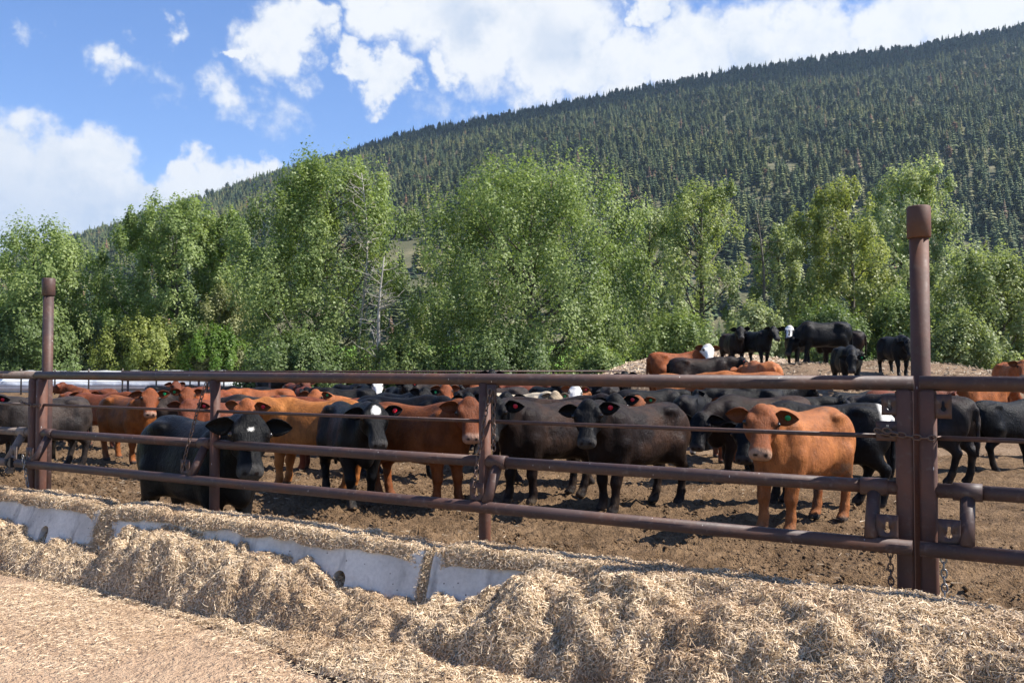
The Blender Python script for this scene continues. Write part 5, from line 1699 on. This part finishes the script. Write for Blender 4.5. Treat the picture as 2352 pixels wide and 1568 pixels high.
cow('dark red cow far back beside the second fence post', -8.7, 23.6, -122, 'dkred', 'cam+30', 20, 40, vox=V3, scale=.91, **W)
cow('grey brown cow showing its long back right of the second fence post', -4.55, 15.6, 176, 'grey', -15, -6, 50, vox=V2, **W)
cow('dark red cow looking away left with green and yellow tags', -2.85, 13.7, 178, 'dkred', -32, 14, 40, tagc='green', tag2='yellow', ts=1, vox=.026, tail=.02, **W)
cow('red cow facing the camera below the top rail, left of the middle', -2.8, 15.7, 168, 'orange', 'cam+4', 16, 46, tagc='green', vox=.026, hero=True, **W)
cow('black cow whose long back shows behind the left middle red cow', -1.6, 12.95, -18, 'black', 'cam+8', 0, 52, vox=.026, legs=L2, **W)
cow('black cow with a green tag left of the middle, second rank', -2.25, 17.5, -42, 'black', 'cam+14', 14, 50, tagc='green', vox=V2, **W)
cow('red cow squeezed between two black faces left of the middle post', -1.55, 19.2, -82, 'red', 'cam+10', 12, 50, vox=V2, **W)
cow('black cow with a red tag looking over the red cow at the middle post', -.72, 16.3, -98, 'black', 'cam+4', 8, 50, tagc='red', vox=V2, **W)
cow('black cow with a white face in the far rank left of the middle', -3.9, 23.8, -62, 'black', 'cam+6', 12, 50, face='white', vox=V2, **W)
cow('black cow turned left in the far rank with a green tag', -3.9, 20.3, 192, 'black', -30, 14, 45, tagc='green', vox=V3, **W)
cow('black cow with a white blaze standing by the white bag', -12.7, 42, -75, 'black', 'cam+16', 5, 50, face='blaze', vox=V3, **W)
cow('black cow far back near the brown feed heap', -10.6, 38.2, -35, 'black', 25, -5, vox=V3, **W)
cow('red cow rump far back left of the middle', -5.2, 22.0, 98, 'dkred', 10, 5, vox=V3, **W)
cow('black cow standing behind the two dark brown cows, face above their backs', .62, 12.2, 2, 'bbrown', 'cam+2', 10, 50, tagc='red', vox=.026, hero=True, **W)
cow('black cow with a red tag close behind the middle fence post', -.12, 13.9, -88, 'black', 'cam+2', 8, 50, tagc='red', vox=V2, **W)
cow('cream coloured cow with a greyish face and green tag', .15, 17.5, -22, 'cream', 'cam+26', 4, 46, tagc='green', vox=.026, hero=True, **W)
cow('dark grey cow behind the cream cow', -.35, 20.6, 176, 'grey', 10, 0, vox=V3, **W)
cow('orange red cow with a clean white face under the top rail', 1.45, 18.8, -102, 'orange', 'cam', 14, 52, face='white', tagc='red', vox=.026, hero=True, **W)
cow('brown grey cow rump beside the white faced red cow', 2.35, 20.9, 84, 'grey', 10, 0, vox=V3, **W)
cow('orange cow with big ears and a green tag in the middle right rank', 1.45, 14.4, -32, 'orange', 'cam+2', 6, 52, tagc='green', vox=.026, hero=True, **W)
cow('black cow far back, right of the white faced red cow', 2.85, 17.8, 8, 'black', -20, 4, vox=V3, **W)
cow('black cow turned away beyond the rump of the brown black cow', 3.45, 16.5, 58, 'black', -25, 18, 30, legs=L1, vox=V2, extra='white_feet', **W)
cow('black cow behind the turned away black cow, right of the middle', 5.1, 17.2, 22, 'black', -15, 10, vox=V3, **W)
cow('dark red cow with large ears and a green tag above the black backs', 3.7, 15.1, -98, 'red', 'cam+2', 4, 52, tagc='green', vox=.026, hero=True, **W)
cow('black cow with its head turned to the right above the bright red cow', 4.2, 13.5, 2, 'black', -18, 16, 34, vox=V2, **W)
cow('black cow half hidden left of the right twin posts', 6.5, 16.4, 32, 'black', -10, 8, vox=V3, **W)
cow('dark red cow with a red tag looking right past the twin posts', 7.35, 16.4, 8, 'dkred', -12, 12, 32, tagc='red', ts=-1, vox=V2, **W)
cow('red cow standing behind the black cow at the right edge', 9.35, 17.4, 30, 'red', -10, 6, legs=L2, vox=V2, **W)
# mound
cow('brown bodied cow with a black head, leftmost facing out on the mound', 1832, 28.0, -84, 'bbrown', 'cam+6', 20, 40, vox=V2, legs=L1, scale=.95)
cow('black cow second from the left on top of the mound', 1892, 27.3, -72, 'black', 'cam+30', 10, 46, vox=V2, legs=L2, scale=.95)
cow('black cow with a white and black patterned face on the mound', 1992, 28.2, -126, 'black', 'cam-4', 16, 48, face='badger', vox=V2, legs=L1, hero=True, scale=.95)
cow('big black cow grazing to the left on top of the mound', 2056, 26.4, 178, 'black', 18, -42, 62, vox=V2, legs=L3, scale=1.08)
cow('dark brown cow rump at the right end of the group on the mound', 2098, 28.2, 150, 'bbrown', -20, 0, vox=V2, legs=L2, scale=1.0)
cow('black cow with a lowered head and green tag on the mound slope', 2116, 22.2, -96, 'black', 'cam-6', -14, 56, tagc='green', vox=V2, legs=L1, scale=.95)
cow('black cow partly hidden behind the right capped pipe post', 2238, 24.2, -88, 'black', 'cam+12', -6, 52, vox=V2, legs=L2, scale=.95)
cow('light orange cow at the right edge on the mound with a green tag', 2532, 19.8, -100, 'orange', 'cam', 2, 40, tagc='green', vox=V2, legs=L1, scale=.95)
cow('red cow with a white face on the left slope of the mound', 4.25, 22.4, 12, 'red', 'cam+2', 24, 46, face='white', vox=V2, legs=L1, **W)
cow('black cow walking right below the white faced cow on the mound', 4.5, 20.7, 4, 'bbrown', -8, 12, 30, tagc='red', ts=-1, vox=V2, legs=L3, **W)
cow('light orange cow back rising just above the top rail, mound foot', 3.9, 19.1, 2, 'orange', -10, -6, vox=V2, **W)
cow('orange cow rump right of the light orange back at the mound foot', 5.5, 19.3, 96, 'orange', 8, 0, vox=V2, **W)
cow('dark cow peeping above the top rail at the left foot of the mound', 2.75, 22.8, -80, 'black', 'cam+5', 18, 46, vox=V3, **W)

# more of the crowd behind
G4 = .046
cow('black cow in the far crowd behind the second fence post, facing left', -6.9, 22.6, 172, 'black', 20, 8, vox=G4, **W)
cow('dark red cow in the far crowd just right of the second fence post', -6.1, 24.6, -60, 'dkred', 'cam+20', 14, vox=G4, **W)
cow('black cow in the far crowd under the white barked trunk', -4.9, 26.2, -40, 'black', 30, 10, vox=G4, **W)
cow('red cow in the far crowd below the very tall tree', -5.7, 19.9, -150, 'red', 20, 10, vox=G4, **W)
cow('black cow in the far crowd, head up near the top rail, left of the middle', -2.9, 22.0, -70, 'black', 'cam+30', 20, vox=G4, tagc='red', **W)
cow('dark grey cow in the far crowd left of the middle post, side on', -2.4, 25.0, 4, 'grey', 10, 8, vox=G4, **W)
cow('red cow in the far crowd with a red tag near the middle post', -.9, 22.6, -95, 'red', 'cam', 16, vox=G4, tagc='red', **W)
cow('black cow in the far crowd whose poll pokes above the top rail', -.75, 26.5, -80, 'black', 'cam+8', 26, vox=G4, scale=1.08, **W)
cow('black cow in the far crowd right of the middle post', .9, 22.6, -60, 'black', 'cam+20', 14, vox=G4, **W)
cow('dark red cow in the far crowd right of the middle post, side on', .6, 25.6, 178, 'dkred', 0, 5, vox=G4, **W)
cow('black cow in the far crowd behind the white faced red cow', 1.9, 24.4, -30, 'black', 'cam+40', 18, vox=G4, **W)
cow('black cow standing deep behind the dark red green tagged cow', 4.5, 16.9, 176, 'black', 15, 6, vox=V3, **W)
cow('black cow back showing left of the right twin posts', 5.6, 14.9, 10, 'bbrown', -10, -4, vox=V3, **W)
cow('orange cow back beyond the black cow turned right', 4.9, 18.4, 168, 'orange', 10, 0, vox=V3, **W)
cow('black cow beyond the black cow at the right edge', 10.4, 15.6, 172, 'black', 10, 0, vox=V3, legs=L1, **W)
# ---------------------------------------------------------------- clods, dung and litter on the pen floor
def build_litter():
    r = np.random.default_rng(5)
    # clod shapes: squashed, dented icosahedra
    I = np.array([(1, 0, 0), (0, 1, 0), (-1, 0, 0), (0, -1, 0), (0, 0, 1), (0, 0, -1)], float)
    F = np.array([(0, 1, 4), (1, 2, 4), (2, 3, 4), (3, 0, 4), (1, 0, 5), (2, 1, 5), (3, 2, 5), (0, 3, 5)])
    n = 15000
    q = 4.95 + 9.0 * r.beta(1.0, 2.2, n); k = r.uniform(-1.95, .35, n); s = k * q
    P = sqa(s, q, 0 * s)
    keep = fbm(P * .9, 3) > -.15
    P = P[keep]; n = len(P)
    sz = .008 + .042 * r.beta(1.0, 6, n)
    V = (I[None] * r.uniform(.65, 1.25, (n, 6, 1))) * sz[:, None, None] * np.array([1, 1, .75]) * r.uniform(.7, 1.3, (n, 1, 3))
    a = r.uniform(0, 6.28, n); ca, sa = np.cos(a)[:, None], np.sin(a)[:, None]
    V = np.stack([V[..., 0] * ca - V[..., 1] * sa, V[..., 0] * sa + V[..., 1] * ca, V[..., 2]], -1)
    z = pen_h(P[:, 0], P[:, 1]) + .005
    V = V + np.stack([P[:, 0], P[:, 1], z + .3 * sz], -1)[:, None, :]
    FF = (F[None] + 6 * np.arange(n)[:, None, None]).reshape(-1, 3)
    o = obj('dirt_clods', mesh_np('dirt_clods', V.reshape(-1, 3), FF, False), M_PEN)
    tag(o, 'loose clods of dried dung and dirt strewn over the pen floor', 'dirt', None, 'stuff')
    # trampled straw in the pen
    n = 9000
    q = 4.9 + 14 * r.beta(1, 2.2, n); k = r.uniform(-1.95, .35, n)
    P = sqa(k * q, q, 0 * q); ok = fbm(P * .5 + 8, 3) > -.02; P = P[ok]
    P[:, 2] = pen_h(P[:, 0], P[:, 1]) + .025
    o = straw('trampled_straw', P, np.tile([0, 0, 1.0], (len(P), 1)), None, len(P), .03, .10, .003, .2, r, curl=.1, bright=.62)
    tag(o, 'trampled straw bits scattered over the dirt of the pen', 'straw', None, 'stuff')
    # wood chips on both mounds
    for nm, fn, x0, x1, y0, y1, n, par in (('chips', chips_h, 1.6, 13.5, 28, 33, 9000, 'wood_chip_mound'), ('chips', mound_h, 2.5, 16, 17, 29.5, 5000, 'dirt_mound')):
        X = r.uniform(x0, x1, n); Y = r.uniform(y0, y1, n)
        z = fn(X, Y)
        other = mound_h(X, Y) if fn is chips_h else chips_h(X, Y)
        ok = (z > .1) & (z > other - .1)
        P = np.stack([X, Y, z + .03], -1)[ok]
        o = straw('wood_chips', P, np.tile([0, -.3, 1.0], (len(P), 1)), bpy.data.objects[par], len(P), .06, .22, .018, .35, r, curl=.1, bright=.9 if fn is chips_h else .5)
build_litter()
# ---------------------------------------------------------------- air
def build_haze():
    mb = MB(); mb.box((0, 6000, 500), (8500, 8400, 502.5))
    m = bpy.data.materials.new('haze_air'); m.use_nodes = True
    nt = m.node_tree
    nt.nodes.remove(nt.nodes['Principled BSDF'])
    v = nt.nodes.new('ShaderNodeVolumePrincipled')
    v.inputs['Color'].default_value = (.55, .76, 1.0, 1)
    v.inputs['Density'].default_value = .00007
    v.inputs['Anisotropy'].default_value = .2
    nt.links.new(v.outputs[0], nt.nodes['Material Output'].inputs['Volume'])
    o = obj('haze', mb.mesh('haze'), m); o['kind'] = 'stuff'
    tag(o, 'thin blue air between the pen and the far hillside', 'haze')
build_haze()
